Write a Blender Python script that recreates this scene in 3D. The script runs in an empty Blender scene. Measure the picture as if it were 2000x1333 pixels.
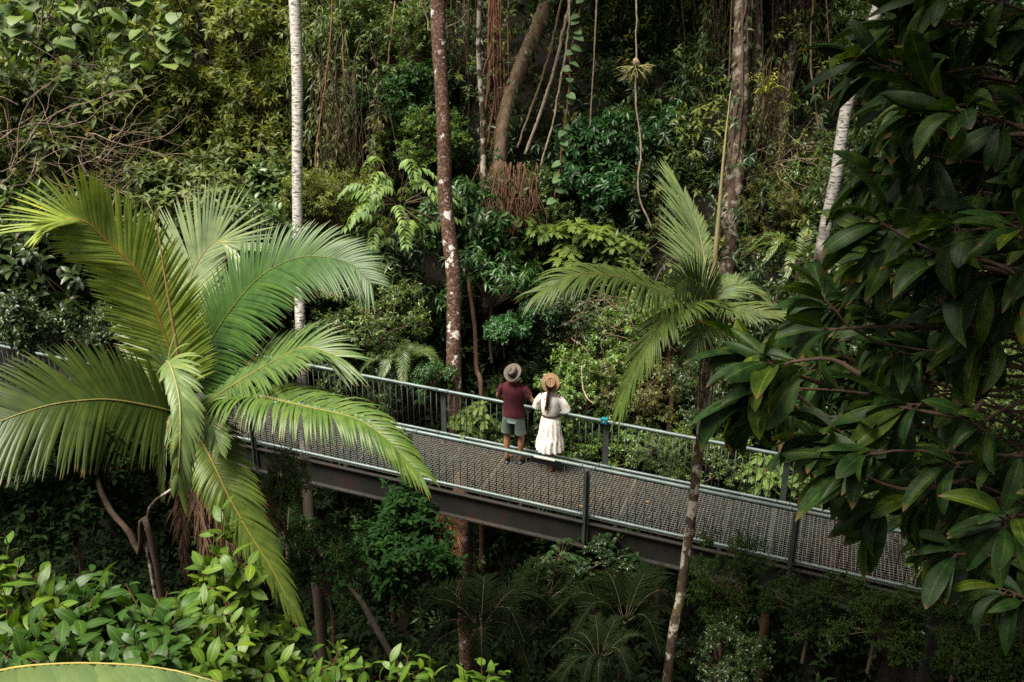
import bpy, bmesh, math, random
import numpy as np
from mathutils import Vector, Matrix
PI = math.pi; R_ = math.radians
S = bpy.context.scene; COL = S.collection
random.seed(7)

# ------------------------------------------------------------------ camera frame
FPX, PITCH, CAMH = 1778.0, R_(21.3), 8.25
CAM = np.array([0, 0, CAMH])
RT = np.array([1., 0, 0]); FW = np.array([0, math.cos(PITCH), -math.sin(PITCH)]); UP = np.array([0, math.sin(PITCH), math.cos(PITCH)])
def P(px, py, d, *_):
    """world point seen at photo pixel (px, py) and d metres along the view axis"""
    return CAM + d * (FW + (px - 1000) / FPX * RT + (666.5 - py) / FPX * UP)
def cv(r, u, b):
    """direction given as right / up / towards the viewer"""
    return r * RT + u * UP - b * FW
# footbridge frame: u along it, v across (0 near edge, DW far edge)
BD, BA, BS, DW, RH = 13.53, R_(19.78), -0.037, 1.71, 0.99
BU = np.array([math.cos(BA), -math.sin(BA), BS]); BV = np.array([math.sin(BA), math.cos(BA), 0.])
def B(u, v, z=0.): return np.array([0, BD, z]) + BU * u + BV * v
def proj(p):
    q = p - CAM; d = q @ FW
    return 1000 + FPX * (q @ RT) / d, 666.5 - FPX * (q @ UP) / d
def u_at(px, v, z):
    lo, hi = -30., 12.
    for _ in range(50):
        m = (lo + hi) / 2
        if proj(B(m, v, z))[0] < px: lo = m
        else: hi = m
    return m

# ------------------------------------------------------------------ object helpers
def empty(name, loc, label=None, cat=None, group=None, rz=0.0, kind=None):
    o = bpy.data.objects.new(name, None); COL.objects.link(o)
    o.location = loc; o.rotation_euler = (0, 0, rz); o.empty_display_size = .1
    if label: o['label'] = label
    if cat: o['category'] = cat
    if group: o['group'] = group
    if kind: o['kind'] = kind
    return o
def tag(o, label=None, cat=None, group=None, kind=None):
    if label: o['label'] = label
    if cat: o['category'] = cat
    if group: o['group'] = group
    if kind: o['kind'] = kind
    return o
def nrm(a):
    a = np.asarray(a, float); return a / np.maximum(np.linalg.norm(a, axis=-1, keepdims=True), 1e-9)

class MB:
    """collects quads; builds ONE mesh"""
    def __init__(s): s.V = []; s.F = []; s.A = []; s.n = 0
    def add(s, V, F, A=None):
        V = np.asarray(V, float).reshape(-1, 3); F = np.asarray(F, int).reshape(-1, 4)
        s.V.append(V); s.F.append(F + s.n)
        s.A.append(np.zeros((len(V), 3)) + .5 if A is None else np.asarray(A, float))
        s.n += len(V)
    def mesh(s, name, mat, smooth=True):
        V = np.concatenate(s.V); F = np.concatenate(s.F); A = np.concatenate(s.A)
        m = bpy.data.meshes.new(name)
        m.vertices.add(len(V)); m.vertices.foreach_set('co', V.astype(np.float32).ravel())
        m.loops.add(F.size); m.loops.foreach_set('vertex_index', F.astype(np.int32).ravel())
        m.polygons.add(len(F)); m.polygons.foreach_set('loop_start', np.arange(0, F.size, 4, dtype=np.int32))
        a = m.attributes.new('leaf', 'FLOAT_VECTOR', 'POINT'); a.data.foreach_set('vector', A.astype(np.float32).ravel())
        m.update(calc_edges=True)
        m.polygons.foreach_set('use_smooth', np.full(len(F), smooth))
        if mat: m.materials.append(mat)
        return m
    def build(s, name, mat, parent=None, smooth=True, color=None, org=None):
        if org is not None:
            s.V = [v - np.asarray(org) for v in s.V]
        o = bpy.data.objects.new(name, s.mesh(name, mat, smooth)); COL.objects.link(o)
        if org is not None: o.location = org
        if parent is not None:
            o.parent = parent
        if color: o.color = (*color, 1)
        return o
    # primitives
    def box(s, c, ax, ay, az):
        """box centred c with half-axis vectors"""
        c, ax, ay, az = map(np.asarray, (c, ax, ay, az))
        V = [c + i * ax + j * ay + k * az for k in (-1, 1) for j in (-1, 1) for i in (-1, 1)]
        s.add(V, [[0, 2, 3, 1], [4, 5, 7, 6], [0, 1, 5, 4], [2, 6, 7, 3], [0, 4, 6, 2], [1, 3, 7, 5]])
    def tube(s, pts, rad, sides=8, rnd=.5, wob=0, rng=None, cap=True, sq=None):
        pts = np.asarray(pts, float); n = len(pts)
        rad = np.full(n, rad) if np.isscalar(rad) else np.asarray(rad, float)
        T = nrm(np.gradient(pts, axis=0)); h = np.array([0, 0, 1.]) if abs(T[0, 2]) < .9 else np.array([1., 0, 0])
        X = nrm(np.cross(T[0], h)); Xs = [X]
        for i in range(1, n):
            X = nrm(X - T[i] * (X @ T[i])); Xs.append(X)
        Xs = np.array(Xs); Ys = np.cross(T, Xs)
        th = np.arange(sides) * 2 * PI / sides
        r = rad[:, None] * np.ones(sides)
        if wob and rng is not None: r = r * (1 + wob * rng.uniform(-1, 1, r.shape))
        V = pts[:, None, :] + r[..., None] * (np.cos(th)[None, :, None] * Xs[:, None, :] + np.sin(th)[None, :, None] * Ys[:, None, :])
        i = np.arange(n - 1)[:, None] * sides; j = np.arange(sides)[None, :]; k = (j + 1) % sides
        F = np.stack([i + j, i + k, i + sides + k, i + sides + j], -1).reshape(-1, 4)
        if cap and sides % 2 == 0:
            C = []
            for b in (0, (n - 1) * sides):
                for q in range(sides // 2 - 1):
                    f = [b + q, b + q + 1, b + sides - 2 - q, b + sides - 1 - q]
                    C.append(f[::-1] if b == 0 else f)
            F = np.concatenate([F, np.array(C, int)])
        A = np.zeros((n * sides, 3)); A[:, 0] = np.tile(np.cos(th), n); A[:, 1] = np.repeat(np.linspace(0, 1, n), sides); A[:, 2] = rnd
        s.add(V.reshape(-1, 3), F, A)
    def loft(s, rings, sides=24, cap0=False, cap1=False, fn=None):
        """rings: (cx,cy,cz,rx,ry[,dy])  horizontal ellipses; fn(theta, i) scales the radius"""
        th = np.arange(sides) * 2 * PI / sides; V = []
        for i, g in enumerate(rings):
            k = fn(th, i) if fn else 1.0
            V.append(np.stack([g[0] + g[3] * k * np.cos(th), g[1] + g[4] * k * np.sin(th), np.full(sides, g[2])], -1))
        n = len(rings); V = np.concatenate(V)
        i = np.arange(n - 1)[:, None] * sides; j = np.arange(sides)[None, :]; k = (j + 1) % sides
        F = [np.stack([i + j, i + k, i + sides + k, i + sides + j], -1).reshape(-1, 4)]
        for on, b in ((cap0, 0), (cap1, (n - 1) * sides)):
            if on: F.append(np.array([[b + q, b + q + 1, b + sides - 2 - q, b + sides - 1 - q] for q in range(sides // 2 - 1)]))
        s.add(V, np.concatenate(F))

def crom(pts, n):
    """Catmull-Rom resample"""
    p = np.asarray(pts, float); p = np.vstack([2 * p[0] - p[1], p, 2 * p[-1] - p[-2]])
    m = len(p) - 3; out = []
    for t in np.linspace(0, m - 1e-6, n * 4):
        i = int(t); f = t - i; a, b, c, d = p[i:i + 4]
        out.append(.5 * (2 * b + (c - a) * f + (2 * a - 5 * b + 4 * c - d) * f * f + (3 * b - a - 3 * c + d) * f ** 3))
    out = np.array(out); L = np.concatenate([[0], np.cumsum(np.linalg.norm(np.diff(out, axis=0), axis=1))])
    q = np.linspace(0, L[-1], n)
    return np.stack([np.interp(q, L, out[:, k]) for k in range(out.shape[1])], -1)

# ------------------------------------------------------------------ materials
def newmat(name):
    m = bpy.data.materials.new(name); m.use_nodes = True; nt = m.node_tree
    for x in list(nt.nodes): nt.nodes.remove(x)
    out = nt.nodes.new('ShaderNodeOutputMaterial')
    return m, nt, out
def N(nt, t, **kw):
    n = nt.nodes.new(t)
    for k, v in kw.items():
        if k[0] == 'i' and k[1:].isdigit(): n.inputs[int(k[1:])].default_value = v
        else: setattr(n, k, v)
    return n
def ramp(nt, stops, interp='LINEAR'):
    r = nt.nodes.new('ShaderNodeValToRGB'); e = r.color_ramp.elements; r.color_ramp.interpolation = interp
    while len(e) < len(stops): e.new(.5)
    for x, (p, c) in zip(e, stops): x.position = p; x.color = (*c, 1) if len(c) == 3 else c
    return r
def mul(nt, a, b):
    m = N(nt, 'ShaderNodeMix', data_type='RGBA', blend_type='MULTIPLY'); m.inputs[0].default_value = 1
    for sck, v in ((6, a), (7, b)):
        if isinstance(v, tuple): m.inputs[sck].default_value = (*v, 1)
        else: nt.links.new(v, m.inputs[sck])
    return m.outputs[2]
def mixc(nt, f, a, b):
    m = N(nt, 'ShaderNodeMix', data_type='RGBA')
    for sck, v in ((0, f), (6, a), (7, b)):
        if isinstance(v, tuple): m.inputs[sck].default_value = (*v, 1)
        elif isinstance(v, (int, float)): m.inputs[sck].default_value = v
        else: nt.links.new(v, m.inputs[sck])
    return m.outputs[2]
BL_ = (0, 0, 0)
def leaf_material(name, rough=.42, trans=.32, spec=.5, veins=False, under=None, patches=False, tips=0.):
    m, nt, out = newmat(name); L = nt.links.new
    at = N(nt, 'ShaderNodeAttribute', attribute_name='leaf'); sp = N(nt, 'ShaderNodeSeparateXYZ'); L(at.outputs['Vector'], sp.inputs[0])
    oi = N(nt, 'ShaderNodeObjectInfo')
    rp = ramp(nt, [(0, (.5, .58, .6)), (.3, (.8, .85, .85)), (.6, (1.05, 1.05, 1)), (.88, (1.4, 1.25, .9)), (.955, (1.7, 1.35, .7)), (.975, (2.6, 1.7, .6)), (1, (2.6, 1.2, .5))])
    L(sp.outputs[2], rp.inputs[0])
    col = mul(nt, oi.outputs['Color'], rp.outputs[0])
    if veins:
        ab = N(nt, 'ShaderNodeMath', operation='ABSOLUTE'); L(sp.outputs[0], ab.inputs[0])
        mr = N(nt, 'ShaderNodeMapRange'); mr.inputs[1].default_value = .03; mr.inputs[2].default_value = .085; mr.inputs[3].default_value = 1; mr.inputs[4].default_value = 0; L(ab.outputs[0], mr.inputs[0])
        # side veins
        a1 = N(nt, 'ShaderNodeMath', operation='MULTIPLY', i1=-.32); L(ab.outputs[0], a1.inputs[0])
        a2 = N(nt, 'ShaderNodeMath', operation='ADD'); L(a1.outputs[0], a2.inputs[0]); L(sp.outputs[1], a2.inputs[1])
        a3 = N(nt, 'ShaderNodeMath', operation='MULTIPLY', i1=62.); L(a2.outputs[0], a3.inputs[0])
        a4 = N(nt, 'ShaderNodeMath', operation='SINE'); L(a3.outputs[0], a4.inputs[0])
        m2 = N(nt, 'ShaderNodeMapRange'); m2.inputs[1].default_value = .8; m2.inputs[2].default_value = 1.; m2.inputs[4].default_value = .22; L(a4.outputs[0], m2.inputs[0])
        mx = N(nt, 'ShaderNodeMath', operation='MAXIMUM'); L(mr.outputs[0], mx.inputs[0]); L(m2.outputs[0], mx.inputs[1])
        vc = mul(nt, col, (2.6, 2.2, 1.8)); col = mixc(nt, mx.outputs[0], col, vc)
    if patches:
        tc = N(nt, 'ShaderNodeTexCoord'); no = N(nt, 'ShaderNodeTexNoise'); no.inputs['Scale'].default_value = 26; no.inputs['Detail'].default_value = 5
        L(tc.outputs['Object'], no.inputs['Vector'])
        r2 = ramp(nt, [(.36, (.5, .6, .55)), (.5, (1, 1, 1)), (.62, (1.35, 1.25, 1.1)), (.70, (2.1, 1.6, 1.3)), (.74, (2.8, 1.5, .9))]); L(no.outputs[0], r2.inputs[0]); col = mul(nt, col, r2.outputs[0])
    if tips:
        tc = N(nt, 'ShaderNodeTexCoord'); no = N(nt, 'ShaderNodeTexNoise'); no.inputs['Scale'].default_value = 7; no.inputs['Detail'].default_value = 4; L(tc.outputs['Object'], no.inputs['Vector'])
        ad = N(nt, 'ShaderNodeMath', operation='MULTIPLY_ADD', i1=.5); L(no.outputs[0], ad.inputs[0]); L(sp.outputs[1], ad.inputs[2])
        r3 = ramp(nt, [(.93, BL_), (1., (.85, .85, .85))]); mr_ = N(nt, 'ShaderNodeMapRange'); mr_.inputs[2].default_value = 1.26 ; L(ad.outputs[0], mr_.inputs[0]); L(mr_.outputs[0], r3.inputs[0]); col = mixc(nt, r3.outputs[0], col, (.17, .105, .045))
        r4 = ramp(nt, [(.32, (.72, .78, .7)), (.5, (1, 1, 1)), (.68, (1.2, 1.12, .95))]); L(no.outputs[0], r4.inputs[0]); col = mul(nt, col, r4.outputs[0])
    if under:
        ge = N(nt, 'ShaderNodeNewGeometry'); col = mixc(nt, ge.outputs['Backfacing'], col, mul(nt, col, under))
    bs = N(nt, 'ShaderNodeBsdfPrincipled'); L(col, bs.inputs['Base Color'])
    bs.inputs['Roughness'].default_value = rough; bs.inputs['Specular IOR Level'].default_value = spec
    tr = N(nt, 'ShaderNodeBsdfTranslucent'); L(mul(nt, col, (1.25, 1.3, .45)), tr.inputs[0])
    ms = N(nt, 'ShaderNodeMixShader', i0=trans); L(bs.outputs[0], ms.inputs[1]); L(tr.outputs[0], ms.inputs[2]); L(ms.outputs[0], out.inputs[0])
    return m
def noise_material(name, layers, scale=(1, 1, 1), rough=.8, bump=.0, metal=0., spec=.3, nscale=6, detail=6, bscale=None):
    """layers: list of (noise scale, ramp stops, mode) ; first one is base, others multiply or (mask,color) mix"""
    m, nt, out = newmat(name); L = nt.links.new
    tc = N(nt, 'ShaderNodeTexCoord'); mp = N(nt, 'ShaderNodeMapping'); mp.inputs['Scale'].default_value = scale; L(tc.outputs['Object'], mp.inputs[0])
    col = None; first = None
    for k, (sc, stops, mode) in enumerate(layers):
        no = N(nt, 'ShaderNodeTexNoise'); no.inputs['Scale'].default_value = sc; no.inputs['Detail'].default_value = detail; no.inputs['Roughness'].default_value = .65
        L((tc.outputs['Object'] if mode == 'iso' or mode.startswith('mask') and mode.endswith('i') else mp.outputs[0]), no.inputs['Vector'])
        first = first or no
        if mode.startswith('mask'):
            r = ramp(nt, stops[0]); L(no.outputs[0], r.inputs[0]); col = mixc(nt, r.outputs[0], col, stops[1])
        else:
            r = ramp(nt, stops); L(no.outputs[0], r.inputs[0])
            col = r.outputs[0] if col is None else mul(nt, col, r.outputs[0])
    bs = N(nt, 'ShaderNodeBsdfPrincipled'); L(col, bs.inputs['Base Color'])
    bs.inputs['Roughness'].default_value = rough; bs.inputs['Metallic'].default_value = metal; bs.inputs['Specular IOR Level'].default_value = spec
    if bump:
        b = N(nt, 'ShaderNodeBump'); b.inputs['Strength'].default_value = bump; b.inputs['Distance'].default_value = .02; L(first.outputs[0], b.inputs['Height']); L(b.outputs[0], bs.inputs['Normal'])
    L(bs.outputs[0], out.inputs[0])
    return m
def obj_tint(m):
    """multiply the base colour of a material by the object's own colour"""
    nt = m.node_tree; bs = [n for n in nt.nodes if n.type == 'BSDF_PRINCIPLED'][0]; l = bs.inputs['Base Color'].links[0]; src = l.from_socket
    oi = N(nt, 'ShaderNodeObjectInfo'); nt.links.new(mul(nt, src, oi.outputs['Color']), bs.inputs['Base Color'])
    return m
BL, WH = (0, 0, 0), (1, 1, 1)
M = {}
M['leaf'] = leaf_material('leaf_matte', .48, .3, .3)
M['leaf_shade'] = leaf_material('leaf_shade', .65, .3, .06)  # matte leaf for plants whose dark colour carries the gully shade
M['leaf_gloss'] = leaf_material('leaf_glossy', .35, .22, .42)
M['leaf_big'] = leaf_material('leaf_big', .5, .26, .25, veins=True, under=(1.35, 1.15, .8), patches=True, tips=1.)
M['leaf_shrub'] = leaf_material('leaf_shrub', .42, .3, .28, veins=True, under=(1.2, 1.1, .9))
M['frond'] = leaf_material('frond_leaflet', .38, .3, .34, under=(.95, .98, .85), tips=1.)
M['dead'] = noise_material('dead_frond', [(30, [(.3, (.06, .033, .02)), (.7, (.24, .145, .09))], '')], (1, 1, .2), .85)
M['dead_rust'] = noise_material('dead_rust', [(30, [(.3, (.12, .05, .022)), (.7, (.34, .16, .075))], '')], (1, 1, .2), .85)
M['rachis'] = obj_tint(noise_material('rachis', [(12, [(.3, (.7, .7, .7)), (.7, (1.2, 1.1, .9))], '')], (1, 1, 1), .5))
M['twig'] = obj_tint(noise_material('twig_bark', [(14, [(.3, (.45, .42, .4)), (.7, (1.3, 1.25, 1.2))], '')], (1, 1, .5), .85, .3))
M['bark'] = obj_tint(noise_material('bark', [(9, [(.3, (.5, .45, .42)), (.7, (1.25, 1.2, 1.15))], ''), (45, [(.3, (.6, .6, .6)), (.7, (1.25, 1.25, 1.25))], 'iso')], (1, 1, .35), .9, .6))
M['bark_brown'] = noise_material('bark_brown', [(26, [(.3, (.02, .010, .007)), (.5, (.062, .033, .022)), (.66, (.20, .13, .10))], ''), (5, [(.35, (.7, .65, .6)), (.65, (1.2, 1.1, 1.05))], 'iso'), (11, ([(.585, BL), (.62, (.55, .55, .55))], (.30, .24, .21)), 'maski'), (3.6, ([(.6, BL), (.64, WH)], (.55, .52, .5)), 'maski')], (1, 1, .8), .9, .7)
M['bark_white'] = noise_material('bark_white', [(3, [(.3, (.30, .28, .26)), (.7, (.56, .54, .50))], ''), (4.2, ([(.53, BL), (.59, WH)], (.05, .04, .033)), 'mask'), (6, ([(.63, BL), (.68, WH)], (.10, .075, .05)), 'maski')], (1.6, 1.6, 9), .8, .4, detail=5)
def shadowed(m, z0, z1):  # paints gully shade onto the lower bark: brown below a noisy height
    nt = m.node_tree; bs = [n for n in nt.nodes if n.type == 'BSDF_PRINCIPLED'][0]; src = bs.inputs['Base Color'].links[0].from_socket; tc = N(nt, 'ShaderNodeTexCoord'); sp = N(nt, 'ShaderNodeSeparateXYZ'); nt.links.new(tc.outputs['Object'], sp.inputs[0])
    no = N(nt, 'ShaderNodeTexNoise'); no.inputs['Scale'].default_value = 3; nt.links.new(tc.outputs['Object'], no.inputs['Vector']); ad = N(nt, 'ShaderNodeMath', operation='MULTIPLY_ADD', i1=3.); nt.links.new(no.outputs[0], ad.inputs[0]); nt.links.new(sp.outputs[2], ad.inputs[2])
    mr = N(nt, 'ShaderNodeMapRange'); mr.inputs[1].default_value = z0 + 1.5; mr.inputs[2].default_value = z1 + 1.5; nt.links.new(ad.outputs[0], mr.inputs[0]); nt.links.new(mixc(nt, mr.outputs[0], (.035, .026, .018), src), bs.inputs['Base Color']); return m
obj_tint(shadowed(M['bark_white'], 5.4, 6.8))
M['bark_lichen'] = noise_material('bark_lichen', [(10, [(.3, (.018, .011, .007)), (.7, (.075, .05, .03))], ''), (5, ([(.49, BL), (.56, WH)], (.34, .31, .26)), 'maski'), (2.2, ([(.56, BL), (.7, (.7, .7, .7))], (.10, .09, .02)), 'maski')], (1, 1, .6), .9, .6)
M['bark_dark'] = noise_material('bark_dark', [(7, [(.3, (.014, .009, .007)), (.5, (.052, .03, .022)), (.68, (.13, .085, .064))], ''), (5, ([(.51, BL), (.57, (.8, .8, .8))], (.22, .19, .16)), 'maski')], (1, 1, .25), .9, .8)
M['ground'] = noise_material('ground', [(2.5, [(.3, (.004, .003, .002)), (.7, (.014, .010, .0065))], ''), (40, [(.35, (.5, .5, .5)), (.65, (1.5, 1.4, 1.3))], 'iso')], (1, 1, 1), .95, .8)
M['steel'] = noise_material('galvanised_steel', [(3, [(.3, (.075, .105, .105)), (.7, (.155, .20, .195))], ''), (50, [(.3, (.7, .7, .7)), (.7, (1.2, 1.2, 1.2))], 'iso'), (2.1, ([(.6, BL), (.72, (.75, .75, .75))], (.22, .15, .11)), 'maski')], (1, 1, 1), .5, .1, .35, .5)
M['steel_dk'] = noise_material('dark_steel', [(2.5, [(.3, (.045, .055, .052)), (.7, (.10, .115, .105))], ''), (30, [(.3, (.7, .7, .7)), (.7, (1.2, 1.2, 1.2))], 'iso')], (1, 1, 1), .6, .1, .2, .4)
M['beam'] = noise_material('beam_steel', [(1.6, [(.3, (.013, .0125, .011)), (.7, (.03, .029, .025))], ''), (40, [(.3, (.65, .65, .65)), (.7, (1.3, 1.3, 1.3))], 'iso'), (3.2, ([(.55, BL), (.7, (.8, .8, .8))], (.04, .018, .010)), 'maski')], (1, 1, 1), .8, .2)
M['grate'] = noise_material('grating', [(.35, [(.34, (.25, .195, .155)), (.46, (.19, .185, .165)), (.6, (.165, .185, .17))], ''), (9, [(.3, (.6, .58, .55)), (.7, (1.2, 1.2, 1.2))], 'iso')], (1, 1, 1), .55, 0, .25, .5)
def plain(name, c, rough=.7, var=.25, sc=30, metal=0., spec=.3):
    lo = tuple(x * (1 - var) for x in c); hi = tuple(x * (1 + var) for x in c)
    return noise_material(name, [(sc, [(.3, lo), (.7, hi)], '')], (1, 1, 1), rough, .1, metal, spec)
M['skin'] = plain('skin', (.30, .145, .085), .55, .15, 20)
M['skin_w'] = plain('skin_light', (.33, .17, .11), .55, .12, 20)
M['maroon'] = plain('maroon_cotton', (.058, .008, .012), .9, .3, 14)
M['shorts'] = plain('grey_green_cotton', (.10, .135, .12), .9, .25, 14)
M['felt'] = plain('grey_brown_felt', (.10, .082, .07), .9, .2, 25)
M['felt_dk'] = plain('dark_band', (.06, .043, .034), .85, .2, 40)
M['straw'] = plain('tan_felt', (.21, .13, .072), .85, .2, 25)
M['hair'] = plain('dark_hair', (.025, .010, .007), .5, .4, 60, spec=.5)
M['belt'] = plain('brown_belt', (.05, .03, .02), .6, .2)
M['black'] = plain('black_plastic', (.012, .012, .013), .4, .2)
M['leather'] = plain('sandal_leather', (.13, .06, .035), .6, .2)
M['pale'] = plain('pale_metal', (.5, .47, .42), .4, .1)
M['teal'] = plain('teal_paint', (.01, .16, .18), .4, .15)
def floral():
    m, nt, out = newmat('floral_cotton'); L = nt.links.new
    tc = N(nt, 'ShaderNodeTexCoord'); vo = N(nt, 'ShaderNodeTexVoronoi'); vo.inputs['Scale'].default_value = 13; L(tc.outputs['Object'], vo.inputs['Vector'])
    no = N(nt, 'ShaderNodeTexNoise'); no.inputs['Scale'].default_value = 34; no.inputs['Detail'].default_value = 3; L(tc.outputs['Object'], no.inputs['Vector'])
    r1 = ramp(nt, [(.30, WH), (.42, BL)]); L(vo.outputs['Distance'], r1.inputs[0])
    r2 = ramp(nt, [(.50, BL), (.56, WH)]); L(no.outputs[0], r2.inputs[0])
    mk = mul(nt, r1.outputs[0], r2.outputs[0])
    fc = ramp(nt, [(.3, (.62, .27, .07)), (.5, (.50, .33, .12)), (.7, (.60, .22, .10))]); L(vo.outputs['Color'], fc.inputs[0])
    col = mixc(nt, mk, (.80, .78, .74), fc.outputs[0])
    bs = N(nt, 'ShaderNodeBsdfPrincipled'); bs.inputs['Roughness'].default_value = .9; L(col, bs.inputs['Base Color']); L(bs.outputs[0], out.inputs[0])
    return m
M['floral'] = floral()

# ------------------------------------------------------------------ leaves
def shape(kind, t):
    if kind == 'ellip': w = np.sin(PI * np.clip(t, 0, 1) ** .85) ** .8
    elif kind == 'lance': w = np.sin(PI * t ** .65) ** 1.1
    elif kind == 'oval': w = np.sin(PI * t ** .75) ** .65
    elif kind == 'obov': w = np.sin(PI * t ** 1.25) ** .8
    elif kind == 'spoon': w = np.sin(PI * t ** 1.15) ** .62
    elif kind == 'heart': w = np.where(t < .12, .75, np.sin(PI * (.3 + .7 * t)) ** .75)
    else: w = np.sin(PI * t)
    w = np.maximum(w, .04); return .5 * w
def leaf_tpl(kind, nl=3, na=2, bend=.5, fold=.35, wav=0., curl=0.):
    t = np.linspace(0, 1, nl + 1); a = bend * (t - .15); dy = np.cos(a); dz = -np.sin(a)
    y = np.concatenate([[0], np.cumsum((dy[1:] + dy[:-1]) / 2)]) / nl; z = np.concatenate([[0], np.cumsum((dz[1:] + dz[:-1]) / 2)]) / nl
    s = np.linspace(-1, 1, na + 1); w = shape(kind, t)
    X = w[:, None] * s[None, :]
    Z = z[:, None] + .4 * fold * np.abs(s)[None, :] * w[:, None] - curl * (s ** 2)[None, :] * w[:, None] + wav * np.sin(t * 17)[:, None] * np.abs(s)[None, :]
    V = np.stack([X, np.repeat(y[:, None], na + 1, 1), Z], -1).reshape(-1, 3)
    i = np.arange(nl)[:, None] * (na + 1); j = np.arange(na)[None, :]
    F = np.stack([i + j, i + j + 1, i + na + 2 + j, i + na + 1 + j], -1).reshape(-1, 4)
    st = np.stack([np.tile(s, nl + 1), np.repeat(t, na + 1)], -1)
    return V, F, st
def put_leaves(mb, tpl, pos, D, Nh, Ln, Wd, rnd):
    V, F, st = tpl; n = len(pos)
    Y = nrm(D); X = nrm(np.cross(Y, Nh)); Z = np.cross(X, Y)
    Ln = np.broadcast_to(Ln, (n,)); Wd = np.broadcast_to(Wd, (n,))
    W = pos[:, None, :] + V[None, :, 0:1] * Wd[:, None, None] * X[:, None, :] + V[None, :, 1:2] * Ln[:, None, None] * Y[:, None, :] + V[None, :, 2:3] * Ln[:, None, None] * Z[:, None, :]
    FF = F[None] + (np.arange(n) * len(V))[:, None, None]
    A = np.concatenate([np.broadcast_to(st[None], (n, len(V), 2)), np.broadcast_to(np.asarray(rnd)[:, None, None], (n, len(V), 1))], -1)
    mb.add(W.reshape(-1, 3), FF.reshape(-1, 4), A.reshape(-1, 3))
def perp(D, rng):
    r = rng.normal(size=D.shape); return nrm(np.cross(D, r))
def sprigs(mb, rng, pos, sd, nl, twig, ang, droop, tpl, L, W, up=1.0, lv=.25):
    """nl leaves in a spiral on the end of a twig of direction sd"""
    n = len(pos); p0 = perp(sd, rng); q0 = np.cross(sd, p0)
    ph0 = rng.uniform(0, 6.28, n); rb = rng.uniform(0, 1, n)
    for j in range(nl):
        u = (j + .5) / nl; ph = ph0 + j * 2.4; an = ang * (1.15 - .4 * u) + rng.normal(0, .15, n)
        pr = np.cos(ph)[:, None] * p0 + np.sin(ph)[:, None] * q0
        d = sd * np.cos(an)[:, None] + pr * np.sin(an)[:, None] + rng.normal(0, .12, (n, 3)); d[:, 2] -= droop
        nh = sd * .5 + rng.normal(0, .35, (n, 3)); nh[:, 2] += up
        ln = L * rng.uniform(1 - lv, 1 + lv, n)
        put_leaves(mb, tpl, pos - sd * (twig * (1 - u)) , d, nh, ln, ln * W, np.clip(.62 * rb + .38 * rng.uniform(0, 1, n) , 0, 1) * .97 + .03 * (rng.uniform(0, 1, n) > .985))

LIB = {}
def make_crown(key, seed, mat, Rr=1.5, Rz=1.3, nc=26, tips=22, nl=10, twig=.2, ang=1.0, droop=.15, kind='ellip', L=.13, W=.4, bend=.5, fold=.35, nseg=2, up=1., cr=(.26, .42), zmin=-.4, lv=.25):
    """one crown of leaf sprigs in clumps, and the stems that carry it"""
    rng = np.random.default_rng(seed); mb = MB(); st = MB(); tpl = leaf_tpl(kind, nseg, 2, bend, fold)
    st.tube(crom([(0, 0, -2.2), (.05, .05, -1.2), (0, -.05, -.3)], 8), np.linspace(.06, .04, 8), 5)
    for c in range(nc):
        while True:
            d = nrm(rng.normal(size=3))
            if d[2] > zmin: break
        ctr = d * np.array([Rr, Rr, Rz]) * rng.uniform(.35, 1.05); r = Rr * rng.uniform(*cr) * rng.uniform(.65, 1.1)
        st.tube(crom([(0, 0, -.6), ctr * .5 + rng.normal(0, .1, 3), ctr], 6), np.linspace(.03, .012, 6), 4, cap=False)
        dd = nrm(rng.normal(size=(tips * 3, 3))); k = dd @ nrm(d + [0, 0, .5]) > -.25; dd = dd[k][:tips]
        pos = ctr + dd * (r * rng.uniform(.6, 1.25, (len(dd), 1)) ** 1.2)
        for q in range(0, len(dd), 3): st.tube([ctr, ctr + (pos[q] - ctr) * .6 + rng.normal(0, .03, 3), pos[q]], [.009, .006, .003], 3, cap=False)
        sd = nrm(dd + .35 * d + rng.normal(0, .3, dd.shape) + [0, 0, .15])
        sprigs(mb, rng, pos, sd, nl, twig, ang, droop, tpl, L, W, up, lv)
    LIB[key] = (mb.mesh('foliage_' + key, M[mat]), st.mesh('stems_' + key, M['twig']), 2.2)
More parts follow.
